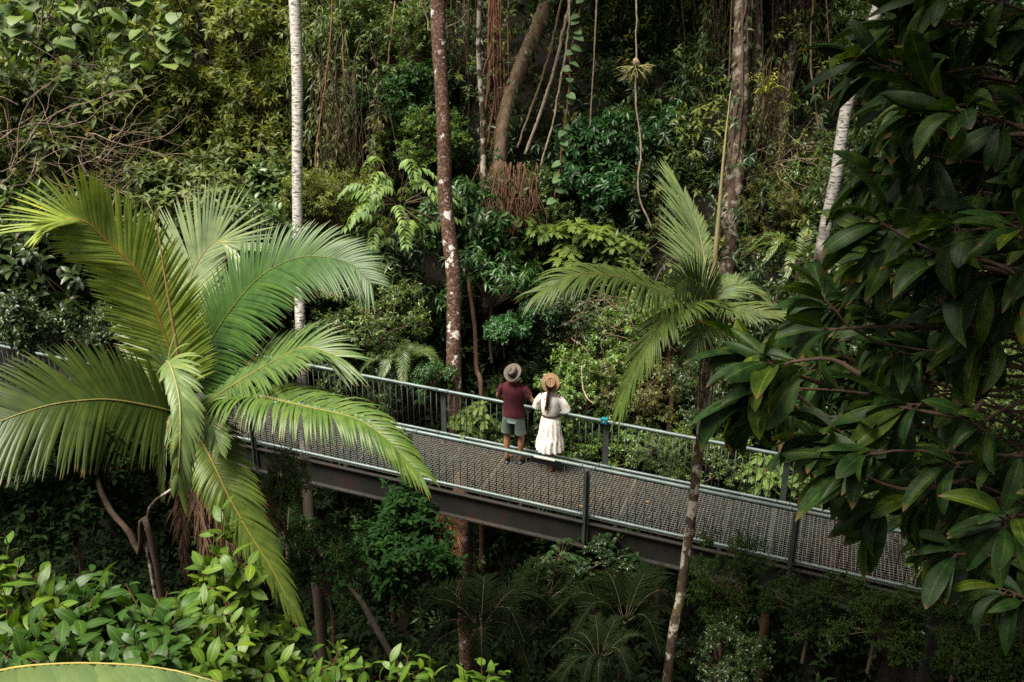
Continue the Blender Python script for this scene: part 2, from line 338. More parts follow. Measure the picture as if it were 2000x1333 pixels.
def make_curtain(key, seed, mat, w=1.2, h=3.0, ns=60, kind='lance', L=.16, W=.3, per=46, nseg=2, roots=12, dp=.45):
    """a hanging curtain of climbers: stems with leaves all the way down"""
    rng = np.random.default_rng(seed); mb = MB(); st = MB(); tpl = leaf_tpl(kind, nseg, 2, .6, .3)
    for i in range(ns):
        x = rng.uniform(-w, w); y = rng.normal(0, dp * .6); top = h / 2 * rng.uniform(.1, 1); ln = h * rng.uniform(.25, .8)
        z = np.linspace(top, max(top - ln, -h / 2), 9); p = np.stack([x + np.cumsum(rng.normal(0, .035, 9)), y + np.cumsum(rng.normal(0, .03, 9)), z], -1)
        st.tube(p, .006, 3, cap=False)
        k = rng.integers(per // 2, per); t = rng.uniform(0, 8, k); a = t.astype(int).clip(0, 7); f = (t - a)[:, None]; pos = p[a] * (1 - f) + p[a + 1] * f
        th = rng.uniform(0, 6.28, k); d = np.stack([np.cos(th), np.sin(th) - .5, rng.uniform(-1.3, -.1, k)], -1)
        nh = np.stack([np.cos(th) * .6, np.sin(th) * .6 - .6, np.full(k, .8)], -1); l = L * rng.uniform(.6, 1.3, k)
        put_leaves(mb, tpl, pos, d, nh, l, l * W, rng.uniform(0, .96, k) * .6 + rng.uniform(0, .4))
    for i in range(roots):
        x = rng.uniform(-w, w); top = h / 2 * rng.uniform(.4, 1.1); k = 10
        z = np.linspace(top, -h / 2 * rng.uniform(.1, 1), k); st.tube(np.stack([x + np.cumsum(rng.normal(0, .05, k)), -.1 + np.cumsum(rng.normal(0, .04, k)), z], -1), rng.uniform(.005, .014), 4, cap=False)
    LIB[key] = (mb.mesh('foliage_' + key, M[mat]), st.mesh('stems_' + key, M['twig']), h / 2)
def frond_mesh(mb, pts, hint, Lr, Ll, n=60, a0=75, a1=28, droop=.25, wid=.04, prof=(.55, .3, .45), lift=.12, m=6, rng=None, jit=.06, u0=.02, rnd0=.5, gdir=(0, 0, -1), tipcurl=0., tear=0.):
    """palm frond blade; Lr/Ll leaflet length right/left of the rachis (looking along it with the hint normal up)"""
    rng = rng or np.random.default_rng(1)
    path = crom(pts, n); T = nrm(np.gradient(path, axis=0)); h = np.asarray(hint, float)
    if h.ndim == 2: h = np.stack([np.interp(np.linspace(0, 1, n), np.linspace(0, 1, len(h)), h[:, k]) for k in range(3)], -1)
    else: h = np.broadcast_to(h, (n, 3))
    Nn = nrm(h - T * (h * T).sum(1, keepdims=True)); Sd = np.cross(T, Nn)
    u = np.linspace(0, 1, n); pf = np.where(u < prof[1], prof[0] + (1 - prof[0]) * np.sin(PI / 2 * u / prof[1]), 1 + (prof[2] - 1) * ((u - prof[1]) / (1 - prof[1])) ** 1.6)
    g = np.asarray(gdir, float); t = np.linspace(0, 1, m + 1)
    for sg, Lm in ((1, Lr), (-1, Ll)):
        if Lm <= 0: continue
        k = u > u0
        if tear: k &= rng.uniform(0, 1, n) > tear
        Pn, Tn, Nk, Sk, uk, pk = path[k], T[k], Nn[k], Sd[k], u[k], pf[k]; c = len(Pn)
        Pn = Pn + Tn * rng.uniform(-.01, .01, (c, 1))
        an = np.radians(a0 + (a1 - a0) * uk) + rng.normal(0, jit, c)
        ln = Lm * pk * rng.uniform(.93, 1.05, c)
        d0 = Tn * np.cos(an)[:, None] + sg * Sk * np.sin(an)[:, None] + Nk * (lift + rng.normal(0, jit * .8, c))[:, None]; d0 = nrm(d0)
        dr = droop * rng.uniform(.75, 1.25, c)
        pos = [Pn]; dirs = []
        for q in range(m + 1):
            d = nrm(d0 + (t[q] ** 1.4 * dr)[:, None] * g * 1.6); dirs.append(d)
            if q < m: pos.append(pos[-1] + d * (ln / m)[:, None])
        pos = np.stack(pos, 1); dirs = np.stack(dirs, 1)
        nk = np.broadcast_to(Nk[:, None, :], dirs.shape); X = nrm(np.cross(dirs, nk)); Z = np.cross(X, dirs)
        w = .58 * wid * np.minimum(1, .45 + 3 * t) * (1 - t ** 2.6) + .001
        w = w[None, :, None] * (.65 + .35 * pk)[:, None, None]
        E1 = pos - X * w - Z * w * .45; E2 = pos + X * w - Z * w * .45
        V = np.stack([E1, pos, E2], 2).reshape(-1, 3)          # c, m+1, 3
        b = (np.arange(c) * (m + 1) * 3)[:, None, None]; i = np.arange(m)[None, :, None] * 3; j = np.arange(2)[None, None, :]
        F = np.stack([b + i + j, b + i + j + 1, b + i + j + 4, b + i + j + 3], -1).reshape(-1, 4)
        A = np.zeros((c, m + 1, 3, 3)); A[..., 0] = np.array([-1, 0, 1.])[None, None, :]; A[..., 1] = t[None, :, None]
        A[..., 2] = np.clip(rnd0 + rng.normal(0, .13, c), 0, .93)[:, None, None]
        mb.add(V, F, A.reshape(-1, 3))
    return path
def make_rosette(key, seed, n=14, L=.9, leaf=.28, wid=.03, nn=26, mat='leaf_gloss', up=.7, curve=.7, a0=70):
    """fern / small palm: arching fronds from one point"""
    rng = np.random.default_rng(seed); mb = MB(); st = MB()
    for i in range(n):
        th = i * 2.4 + rng.uniform(-.2, .2); e = up * rng.uniform(.3, 1.2); l = L * rng.uniform(.75, 1.15)
        d = np.array([math.cos(th), math.sin(th), 0]); z = np.array([0, 0, 1.])
        p = [d * l * .03, d * l * .33 + z * l * (.33 * e + .05), d * l * .66 + z * l * (.5 * e), d * l * .98 + z * l * (.5 * e - curve * .35)]
        pa = frond_mesh(mb, p, z, leaf, leaf, nn, a0, 35, .2, wid, rng=rng, m=3, rnd0=rng.uniform(.25, .75), u0=.15)
        st.tube(pa[::3], np.linspace(.008, .003, len(pa[::3])), 4, cap=False)
    st.tube([(0, 0, -1.2), (0, 0, -.5), (0, 0, .03)], [.05, .045, .04], 6)
    LIB[key] = (mb.mesh('foliage_' + key, M[mat]), st.mesh('stems_' + key, M['twig']), 1.2)
def make_pinnate(key, seed, n=34, Rr=1.2):
    """open crown of large drooping pinnate leaves with broad paired leaflets"""
    rng = np.random.default_rng(seed); mb = MB(); st = MB(); tpl = leaf_tpl('oval', 4, 2, .8, .25)
    st.tube([(0, 0, -2.2), (.04, 0, -1), (0, 0, 0)], [.05, .045, .04], 6)
    for i in range(n):
        d = nrm(rng.normal(size=3) + [0, 0, .5]); o = d * Rr * rng.uniform(.45, 1.0); th = math.atan2(d[1], d[0]) + rng.normal(0, .5)
        h = np.array([math.cos(th), math.sin(th), 0]); l = rng.uniform(.55, .8)
        pa = crom([o, o + h * l * .5 + [0, 0, .08], o + h * l + [0, 0, -.1 - .15 * rng.uniform()]], 9)
        st.tube([o * .2, o * .6, o], [.02, .014, .01], 4, cap=False); st.tube(pa, np.linspace(.008, .004, 9), 4, cap=False)
        s = np.cross(h, [0, 0, 1.]); pos = []; D = []; rr = rng.uniform(.2, .8)
        for k in range(1, 9):
            for sg in (-1, 1): pos.append(pa[k]); D.append(sg * s * .9 + h * (.25 + .05 * k) + [0, 0, -.35])
        pos.append(pa[8]); D.append(h + [0, 0, -.4]); k = len(pos)
        ll = rng.uniform(.24, .34) * np.concatenate([np.repeat(np.linspace(1, .8, 8), 2), [.8]])
        put_leaves(mb, tpl, np.array(pos), np.array(D) + rng.normal(0, .08, (k, 3)), np.tile([0, 0, 1.], (k, 1)) + rng.normal(0, .15, (k, 3)), ll, ll * .36, np.clip(rr + rng.normal(0, .08, k), 0, .95))
    LIB[key] = (mb.mesh('foliage_' + key, M['leaf']), st.mesh('stems_' + key, M['twig']), 2.2)
def make_twigs(key, seed, n=90, Rr=1.3):
    rng = np.random.default_rng(seed); st = MB(); mb = MB(); tpl = leaf_tpl('oval', 2, 2, .4, .3)
    for i in range(n):
        p = rng.normal(0, .4, 3) * Rr; d = nrm(rng.normal(size=3) * [1, .5, 1]); k = 9; q = [p]
        for j in range(k): d = nrm(d + rng.normal(0, .22, 3) + [0, 0, -.05]); q.append(q[-1] + d * Rr * .16)
        q = np.array(q); st.tube(q, np.linspace(rng.uniform(.006, .013), .002, k + 1), 4, cap=False)
        f = rng.integers(0, 9); t = rng.uniform(0, k, f).astype(int)
        if f: put_leaves(mb, tpl, q[t], nrm(rng.normal(size=(f, 3))), rng.normal(size=(f, 3)) * .4 + [0, 0, 1], .13, .07, rng.uniform(0, .95, f))
    LIB[key] = (mb.mesh('foliage_' + key, M['leaf']), st.mesh('stems_' + key, M['twig']), 1.2)

make_crown('small_a', 1, 'leaf', nl=11, tips=26, nc=30, L=.125, W=.42, twig=.2, ang=1.0, kind='ellip')
make_crown('small_b', 2, 'leaf', nl=11, tips=26, nc=30, L=.135, W=.38, twig=.22, ang=.9, kind='lance', Rz=1.6)
make_crown('mid_a', 3, 'leaf', nl=9, tips=22, nc=28, L=.19, W=.38, twig=.28, ang=.95, droop=.25, kind='lance', nseg=3)
make_crown('mid_b', 4, 'leaf_gloss', nl=8, tips=20, nc=28, L=.20, W=.45, twig=.26, ang=1.05, droop=.2, kind='ellip', nseg=3)
make_crown('whorl_a', 5, 'leaf_gloss', nl=9, tips=13, nc=26, L=.27, W=.32, twig=.08, ang=1.3, droop=.4, kind='obov', nseg=3, Rz=1.0, cr=(.3, .45), zmin=-.2)
make_crown('whorl_b', 6, 'leaf_gloss', nl=8, tips=13, nc=24, L=.24, W=.3, twig=.10, ang=1.25, droop=.5, kind='lance', nseg=3, Rz=1.4, cr=(.28, .45), zmin=-.3)
make_crown('light_a', 7, 'leaf_gloss', nl=9, tips=24, nc=28, L=.13, W=.5, twig=.22, ang=1.05, droop=.22, kind='oval')
make_crown('light_b', 8, 'leaf_gloss', nl=10, tips=24, nc=26, L=.12, W=.42, twig=.25, ang=.95, droop=.3, kind='ellip', Rz=1.7)
make_crown('narrow', 9, 'leaf', nl=14, tips=16, nc=24, L=.26, W=.17, twig=.14, ang=1.15, droop=.15, kind='lance', nseg=3, Rz=.9, zmin=-.1)
def make_cycad(key, seed):
    rng = np.random.default_rng(seed); mb = MB(); st = MB(); z = np.array([0, 0, 1.]); st.tube([(0, 0, -2.2), (0, 0, -.8), (0, 0, 0)], [.05, .04, .03], 6)
    for h in range(17):
        o = nrm(rng.normal(size=3) + [0, 0, .3]) * np.array([1.25, 1.25, .7]) * rng.uniform(.3, 1); st.tube([o * .1, o * .6 - z * .05, o], [.02, .015, .01], 4, cap=False); rr = rng.uniform(.2, .85)
        for i in range(8):
            th = i * 2.4 + rng.uniform(-.3, .3); d = np.array([math.cos(th), math.sin(th), 0]); l = rng.uniform(.32, .5); e = rng.uniform(.2, .9)
            pa = frond_mesh(mb, [o, o + d * l * .5 + z * l * .45 * e, o + d * l + z * l * (.4 * e - .2)], z, .22, .22, 11, 62, 25, .35, .055, rng=rng, m=3, rnd0=rr, u0=.2, prof=(.7, .4, .8))
            st.tube(pa[::2], .005, 4, cap=False)
    LIB[key] = (mb.mesh('foliage_' + key, M['leaf']), st.mesh('stems_' + key, M['twig']), 2.2)
make_cycad('cycad', 19)
make_curtain('curtain_a', 10, 'leaf', w=.9, h=3.2, ns=75, L=.17, W=.3)
make_curtain('curtain_b', 11, 'leaf', w=.6, h=3.6, ns=45, L=.15, W=.26, roots=26)
make_curtain('heart_a', 12, 'leaf', w=1.4, h=2.2, ns=36, kind='heart', L=.24, W=.85, per=10, roots=6, nseg=4, dp=.8)
make_rosette('fern_a', 13, 15, 1.1, .22, .03, 30)
make_rosette('palm_a', 14, 12, 1.5, .42, .035, 34, up=1.0, curve=.9)
make_rosette('brom', 15, 16, .5, .05, .04, 10, up=1.5, curve=.3)
make_pinnate('pinnate', 16)
make_twigs('twigs', 17)
def plant(key, px, py, d, wpx, hpx, color, name, label, cat, group=None, rz=None, tilt=0., twig=(.12, .085, .06), down=1.0):
    """a plant whose crown fills about wpx x hpx photo pixels round (px, py) at depth d"""
    fm, sm, base = LIB[key]; c = P(px, py, d)
    dim = {'curtain_a': (1.9, 3.2), 'curtain_b': (1.3, 3.6), 'heart_a': (3., 2.2), 'fern_a': (2.0, .9), 'palm_a': (2.6, 1.6), 'brom': (.9, .7), 'pinnate': (2.8, 2.3), 'twigs': (2.6, 2.6), 'narrow': (3., 1.9), 'cycad': (3.2, 1.9), 'whorl_a': (3.1, 2.2)}.get(key, (3., 2.8))
    sx = wpx * d / FPX / dim[0]; sz = hpx * d / FPX / dim[1] / (.93 if key not in ('fern_a', 'palm_a', 'brom') else .8)
    u_, v_ = c[0] * BU[0] + (c[1] - BD) * BU[1], c[0] * BV[0] + (c[1] - BD) * BV[1]
    if v_ > DW * .5 and py > 640 and key not in ('twigs',):
        need = DW + .12 + .5 * wpx * d / FPX
        if v_ < need: return plant(key, px, py, d + .1, wpx, hpx, color, name, label, cat, group, rz, tilt, twig, down)
    if rz is None: rz = 0. if key.startswith(('curtain', 'heart')) else (px * 7.3 + py * 3.1) % 6.28
    t = empty(name, (c[0], c[1], c[2] - base * sz * down), label, cat, group)
    for nm, me, colr in (('foliage', fm, color), ('stem', sm, twig)):
        o = bpy.data.objects.new(nm, me); COL.objects.link(o); o.parent = t; o.location = (0, 0, base * sz * down)
        o.color = (1, 1, 1, 1)
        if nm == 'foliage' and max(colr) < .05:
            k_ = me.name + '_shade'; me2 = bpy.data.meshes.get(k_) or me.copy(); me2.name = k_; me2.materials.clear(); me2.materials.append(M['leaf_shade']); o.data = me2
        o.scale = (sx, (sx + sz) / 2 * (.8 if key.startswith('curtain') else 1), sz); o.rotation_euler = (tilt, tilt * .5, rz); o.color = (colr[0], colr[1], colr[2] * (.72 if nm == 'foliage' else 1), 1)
    return t
# ------------------------------------------------------------------ camera, light
cam = bpy.data.cameras.new('camera'); co = bpy.data.objects.new('camera', cam); COL.objects.link(co)
cam.sensor_width = 36; cam.lens = FPX * 36 / 2000; cam.clip_end = 2000; cam.clip_start = .05
co.location = CAM; co.rotation_euler = (PI / 2 - PITCH, 0, 0); S.camera = co
w = bpy.data.worlds.new('World'); S.world = w; w.use_nodes = True; nt = w.node_tree
SUN_EL, SUN_AZ = R_(68), R_(248)        # azimuth measured from +Y towards +X
bg = nt.nodes['Background']; sk = N(nt, 'ShaderNodeTexSky', sky_type='NISHITA', sun_disc=False, sun_elevation=SUN_EL, sun_rotation=SUN_AZ, dust_density=4.0)
hs = N(nt, 'ShaderNodeHueSaturation'); hs.inputs['Saturation'].default_value = .12
nt.links.new(sk.outputs[0], hs.inputs['Color']); nt.links.new(mul(nt, hs.outputs[0], (1, .96, .86)), bg.inputs[0]); bg.inputs[1].default_value = .078
sl = bpy.data.lights.new('sun', 'SUN'); so = bpy.data.objects.new('sun', sl); COL.objects.link(so)
sl.energy = 5.0; sl.angle = R_(32); sl.color = (1, .93, .79)
sd = Vector((math.sin(SUN_AZ) * math.cos(SUN_EL), math.cos(SUN_AZ) * math.cos(SUN_EL), math.sin(SUN_EL)))
so.rotation_euler = sd.to_track_quat('Z', 'Y').to_euler()
S.view_settings.view_transform = 'Standard'; S.view_settings.look = 'None'; S.view_settings.exposure = 1.0; S.view_settings.gamma = 1
S.render.engine = 'CYCLES'
cy = S.cycles; cy.use_denoising = False; cy.max_bounces = 5; cy.diffuse_bounces = 3; cy.glossy_bounces = 2; cy.transmission_bounces = 3; cy.caustics_reflective = False; cy.caustics_refractive = False; cy.sample_clamp_indirect = 4

# ------------------------------------------------------------------ terrain
def uv_of(x, y):
    return x * BU[0] + (y - BD) * BU[1], x * BV[0] + (y - BD) * BV[1]
def ground(x, y):
    x = np.asarray(x, float); y = np.asarray(y, float)
    u, v = uv_of(x, y)
    bot = -6.2 + .12 * np.sin(u * 1.1) + .3 * np.sin(v * .9 + u * .5)
    far = np.where(v > 2.3, (v - 2.3) * 1.12, 0); far = np.where(far > 36, 36 + (far - 36) * .2, far)
    kl = np.clip((-1.0 - x) / 3.5, 0, 1); k = .55 + .95 * kl
    near = np.where(v < -5.5, (-5.5 - v) * k, 0); near = np.where(near > 16, 16 + (near - 16) * .2, near)
    return bot + far * (1 - 0) + np.where(v > 2.3, 2.4 * np.clip((v - 2.3) / 1.5, 0, 1), 0) + near
g = np.concatenate([np.linspace(-400, -32, 14), np.linspace(-30, 30, 151), np.linspace(32, 400, 14)]); n = len(g)
X, Y = np.meshgrid(g, g + 10); Z = ground(X, Y) + np.random.default_rng(3).normal(0, .07, X.shape)
i = np.arange(n - 1)[:, None] * n; j = np.arange(n - 1)[None, :]
mb = MB(); mb.add(np.stack([X, Y, Z], -1).reshape(-1, 3), np.stack([i + j, i + j + 1, i + n + j + 1, i + n + j], -1).reshape(-1, 4))
tag(mb.build('ground', M['ground']), 'dark leaf-littered floor of the forest gully', kind='structure')
# ground cover that nobody could count, on the slope and in the gully
rng = np.random.default_rng(5)
def cover(name, label, seed, n, ur, vr, hmax, L, W, kind, color, mat, clump=1.0, per=14):
    rng = np.random.default_rng(seed); mb = MB(); tpl = leaf_tpl(kind, 2, 2, .5, .3); m = n // per
    cu, cw = rng.uniform(*ur, m), rng.uniform(*vr, m); k = rng.integers(0, m, n)
    uu = cu[k] + rng.normal(0, clump * .45, n); vv = cw[k] + rng.normal(0, clump * .45, n); hh = (hmax * rng.uniform(.15, 1, m) ** 1.3)[k] * rng.uniform(.35, 1.05, n)
    pos = np.stack([uu * BU[0] + vv * BV[0], BD + uu * BU[1] + vv * BV[1], 0 * uu], -1); pos[:, 2] = ground(pos[:, 0], pos[:, 1]) + hh
    pos = pos[~((vv > -.8) & (vv < 2.7) & (pos[:, 2] > -.9)) & (vv > -8.5)]
    dv = rng.normal(size=pos.shape) * .65 + [0, -.35, .7]; sprigs(mb, rng, pos, nrm(dv), 9, .3, 1.1, .3, tpl, L, W)
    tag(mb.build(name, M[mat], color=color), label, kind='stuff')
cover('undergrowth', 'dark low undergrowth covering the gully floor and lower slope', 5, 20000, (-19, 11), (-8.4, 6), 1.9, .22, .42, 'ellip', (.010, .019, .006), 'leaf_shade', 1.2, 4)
cover('hillside_foliage', 'mid-green mixed foliage filling the slope between the bushes', 6, 7000, (-24, 12), (3, 15), 2.8, .16, .42, 'ellip', (.034, .060, .018), 'leaf', 1.2)
cover('hillside_leaves', 'dark glossy long-leaved foliage filling the slope between the bushes', 7, 5000, (-24, 12), (3, 15), 3.0, .24, .28, 'lance', (.022, .052, .017), 'leaf_gloss', 1.2)

cover('hillside_shoots', 'yellow-green fresh leafy shoots scattered over the slope between the bushes', 8, 3200, (-24, 12), (4, 15), 3.4, .17, .4, 'ellip', (.13, .16, .04), 'leaf', .9)
# ------------------------------------------------------------------ footbridge
U0, U1 = -19.0, 8.5
fb = empty('footbridge', tuple(B(0, 0)), 'grey steel footbridge with mesh deck and bar railings crossing the gully', 'footbridge')
def part(mb, name, mat, parent=fb, smooth=False, color=None):
    """world-space geometry made a child of the bridge"""
    org = np.array(parent.matrix_basis.translation) if parent is fb else np.zeros(3)
    if parent is fb:
        mb.V = [v - B(0, 0) for v in mb.V]
    o = mb.build(name, mat, parent, smooth, color); return o
zu = np.array([0, 0, 1.]); bu = nrm(BU)
g = MB()
for v in np.linspace(.06, DW - .06, 25):
    g.box(B((U0 + U1) / 2, v, -.006), bu * (U1 - U0) / 2, BV * .0045, zu * .007)
for u in np.arange(U0 + .03, U1, .062):
    g.box(B(u, DW / 2, -.0085), bu * .0028, BV * (DW / 2 - .05), zu * .0045)
for u in np.arange(U0 + 1.2, U1, 2.45):
    for du in (-.012, .012): g.box(B(u + du, DW / 2, -.009), bu * .003, BV * (DW / 2 - .05), zu * .011)
part(g, 'deck_grating', M['grate'])
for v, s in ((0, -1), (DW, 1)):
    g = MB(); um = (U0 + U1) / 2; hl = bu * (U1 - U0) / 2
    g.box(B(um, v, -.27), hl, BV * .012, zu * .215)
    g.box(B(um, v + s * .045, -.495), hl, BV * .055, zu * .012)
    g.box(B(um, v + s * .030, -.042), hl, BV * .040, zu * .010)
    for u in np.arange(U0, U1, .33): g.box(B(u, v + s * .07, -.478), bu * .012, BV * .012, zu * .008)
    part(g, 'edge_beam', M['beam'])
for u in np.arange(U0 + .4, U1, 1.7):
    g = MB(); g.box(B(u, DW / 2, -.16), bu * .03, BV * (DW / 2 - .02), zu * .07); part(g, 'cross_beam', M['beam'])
def posts(pxs, v):
    us = [u_at(p, v, .05) for p in pxs]; sp = (us[-1] - us[0]) / (len(us) - 1)
    while us[0] > U0 + sp: us.insert(0, us[0] - sp)
    while us[-1] < U1 - sp: us.append(us[-1] + sp)
    return us
NP_, FP_ = posts((805, 1145, 1545), 0), posts((866, 1180, 1527), DW)
print('post spacing', np.diff(NP_), np.diff(FP_))
bars = []
for v, us, s in ((0, NP_, -1), (DW, FP_, 1)):
    for nm, z, r in (('handrail', RH, .036), ('bottom_rail', .085, .030)):
        g = MB(); k = 60; uu = np.linspace(U0, U1, k); pts = np.array([B(u, v, z) for u in uu]); g.tube(pts, r, 10)
        for u in us:
            for du in (-.11, .11): g.tube([B(u + du - .03, v, z), B(u + du + .03, v, z)], r + .005, 10)
        part(g, nm, M['steel'], smooth=True)
    for u in us:
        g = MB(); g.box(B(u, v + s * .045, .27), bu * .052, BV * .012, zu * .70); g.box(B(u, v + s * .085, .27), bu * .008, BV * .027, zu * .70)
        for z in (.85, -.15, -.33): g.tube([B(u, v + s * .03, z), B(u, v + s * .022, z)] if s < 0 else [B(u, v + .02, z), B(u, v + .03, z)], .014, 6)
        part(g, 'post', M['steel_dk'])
    for a, b in zip(us[:-1], us[1:]):
        m = 26 if s > 0 else 23; m = int(round((b - a) / (.122 if s > 0 else .135)))
        for q in range(1, m): bars.append((v, a + (b - a) * q / m))
vis = []
for v, u in bars:
    px, py = proj(B(u, v, .5)); d = (B(u, v, .5) - CAM) @ FW
    ok = (560 < px < 1700 if v == 0 else 690 < px < 1520); vis.append((0 if ok else 1, d, v, u))
vis.sort(); g = MB()
for q, (_, d, v, u) in enumerate(vis):
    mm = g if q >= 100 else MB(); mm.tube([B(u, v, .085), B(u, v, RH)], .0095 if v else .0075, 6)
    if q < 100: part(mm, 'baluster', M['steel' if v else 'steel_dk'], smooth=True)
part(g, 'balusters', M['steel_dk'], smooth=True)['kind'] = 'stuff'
# support columns down to the gully floor
for px in (1836,):
    u = u_at(px, DW / 2, -.5); b = B(u, DW / 2, 0); z0 = float(ground(b[0], b[1]))
    g = MB(); g.tube([(b[0], b[1], z0 - .3), (b[0], b[1], b[2] - .25)], .10, 10); part(g, 'support_column', M['beam'])
# tilted sign board seen from behind, and the teal cap
ua, ub = u_at(1040, 0, RH), u_at(1096, 0, RH); um = (ua + ub) / 2; tl = nrm(BV * .85 + zu * .45)
g = MB(); g.box(B(um, -.055, RH - .03), bu * (ub - ua) / 2, zu * .052, BV * .014); sb = part(g, 'sign_board', M['black'])
g = MB(); g.box(B(um - .02, -.058, RH + .028), bu * ((ub - ua) / 2 - .07), zu * .009, BV * .02); part(g, 'board_edge', M['pale'])
u = u_at(1181, DW, RH); g = MB(); g.box(B(u, DW - .01, RH + .02), bu * .055, BV * .05, zu * .045); part(g, 'marker_cap', M['teal'])
g = MB(); g.tube([B(u, DW - .065, RH + .02), B(u, DW - .072, RH + .02)], .012, 8); part(g, 'marker_dot', M['pale'])
# fallen leaves on the deck
tp = leaf_tpl('ellip', 4, 2, .6, .3)
for (px, py, L, lab) in ((1127, 940, .13, 'tan dead leaf lying flat on the mesh deck beside the near post'), (1263, 950, .12, 'curled brown leaf caught upright on the mesh deck right of the near post')):
    u = u_at(px, .3, .01); mb = MB(); put_leaves(mb, tp, np.array([B(u, .35, .012)]), np.array([bu if L > .125 else nrm(bu * .2 + zu * .6)]), np.array([zu]), L, L * .35, np.array([.6]))
    tag(mb.build('fallen_leaf', M['leaf'], color=(.34, .17, .075)), lab, 'leaf', 'fallen leaves on the deck')

r_ = np.random.default_rng(12)
for k in range(12):
    u = u_at(r_.uniform(820, 1650), .8, 0); v = r_.uniform(.15, 1.5); mb = MB(); put_leaves(mb, tp, np.array([[0, 0, 0.]]), nrm(r_.normal(size=(1, 3)) * [1, 1, .1]), np.array([zu]), .09, .035, np.array([r_.uniform(.3, .9)]))
    o = mb.build('fallen_leaf', M['leaf'], color=(.24, .15, .08)); o.location = B(u, v, .012); tag(o, 'small dry leaf scattered on the mesh deck', 'leaf', 'small dry leaves on the deck')

# ------------------------------------------------------------------ people
def skin_body(name, joints, edges, root, mat, parent, extra):
    me = bpy.data.meshes.new(name); bm = bmesh.new(); ly = bm.verts.layers.skin.verify(); vs = {}
    for k, (x, y, z, rx, ry) in joints.items():
        v = bm.verts.new((x, y, z)); v[ly].radius = (rx, ry); v[ly].use_root = (k == root); vs[k] = v
    for a, b in edges: bm.edges.new((vs[a], vs[b]))
    bm.to_mesh(me); bm.free()
    o = bpy.data.objects.new(name, me); COL.objects.link(o); o.modifiers.new('s', 'SKIN').use_smooth_shade = True; o.modifiers.new('d', 'SUBSURF').levels = 2; o.modifiers['d'].render_levels = 2
    dg = bpy.context.evaluated_depsgraph_get(); ev = o.evaluated_get(dg); m2 = bpy.data.meshes.new_from_object(ev)
    o.modifiers.clear(); o.data = m2
    bm = bmesh.new(); bm.from_mesh(m2)
    t = extra.mesh('x', None); bm.from_mesh(t); bm.to_mesh(m2); bm.free(); bpy.data.meshes.remove(t)
    m2.materials.clear(); m2.materials.append(mat)
    for p in m2.polygons: p.use_smooth = True; p.material_index = 0
    o.parent = parent; return o
def fingers(mb, hand, d, palm_n, sgn, curl=.5, s=1.0):
    """five unequal fingers, curling over the rail; d = pointing direction, palm_n = out of the back of the hand"""
    hand = np.array(hand, float); d = nrm(np.array(d, float)); nn = nrm(np.array(palm_n, float)); sx = np.cross(d, nn) * sgn
    for k, (o, ln) in enumerate(((-.030, .062), (-.011, .074), (.010, .08), (.030, .070))):
        p = [hand + sx * o * s]; a = 0.; q = d
        for j in range(4):
            a += curl * (.5 if j == 0 else .75); q = d * math.cos(a) - nn * math.sin(a); p.append(p[-1] + q * ln * s / 3.2)
        mb.tube(crom(p, 7), np.linspace(.0095, .0065, 7) * s, 8)
    p = [hand - d * .05 * s + sx * .028 * s, hand - d * .025 * s + sx * .055 * s - nn * .008, hand + d * .008 * s + sx * .062 * s - nn * .018]
    mb.tube(crom(p, 6), np.array([.013, .012, .0115, .0105, .0095, .007]) * s, 8)
def head(mb, c, r, tilt):
    """head with nose, brow, ears and jaw, tilted back by tilt"""
    k, m = 18, 14; V = []; th = np.arange(k) * 2 * PI / k
    for i in range(m):
        ph = PI * (i + .5) / m; z = math.cos(ph); rr = math.sin(ph)
        x = rr * np.cos(th) * .78; y = rr * np.sin(th) * .95; zz = np.full(k, z * 1.12)
        f = np.sin(th) > .2
        if z < -.1: x = x * (1 + .32 * z); y = np.where(y > 0, y * (1 + .05 * z), y * (1 + .35 * z))
        nose = np.exp(-((z + .12) / .17) ** 2) * np.exp(-((th - PI / 2) / .22) ** 2); y = y + nose * .24
        eye = np.exp(-((z - .08) / .10) ** 2) * (np.exp(-((th - PI / 2 - .42) / .2) ** 2) + np.exp(-((th - PI / 2 + .42) / .2) ** 2)); y = y - eye * .09
        mou = np.exp(-((z + .45) / .07) ** 2) * np.exp(-((th - PI / 2) / .35) ** 2); y = y + mou * .06
        ear = np.exp(-((z + .02) / .2) ** 2) * (np.exp(-((th - .0) / .16) ** 2) + np.exp(-((th - PI) / .16) ** 2) + np.exp(-((th - 2 * PI) / .16) ** 2)); x = x * (1 + ear * .18)
        V.append(np.stack([x, y, zz], -1))
    V = np.array(V).reshape(-1, 3) * r; ct, sn = math.cos(tilt), math.sin(tilt)
    V = np.stack([V[:, 0], V[:, 1] * ct - V[:, 2] * sn, V[:, 1] * sn + V[:, 2] * ct], -1) + np.array(c)
    i = np.arange(m - 1)[:, None] * k; j = np.arange(k)[None, :]; q = (j + 1) % k
    F = [np.stack([i + j, i + k + j, i + k + q, i + q], -1).reshape(-1, 4)]
    for b in (0, (m - 1) * k): F.append(np.array([[b + a, b + a + 1, b + k - 2 - a, b + k - 1 - a] for a in range(k // 2 - 1)]))
    mb.add(V, np.concatenate(F))
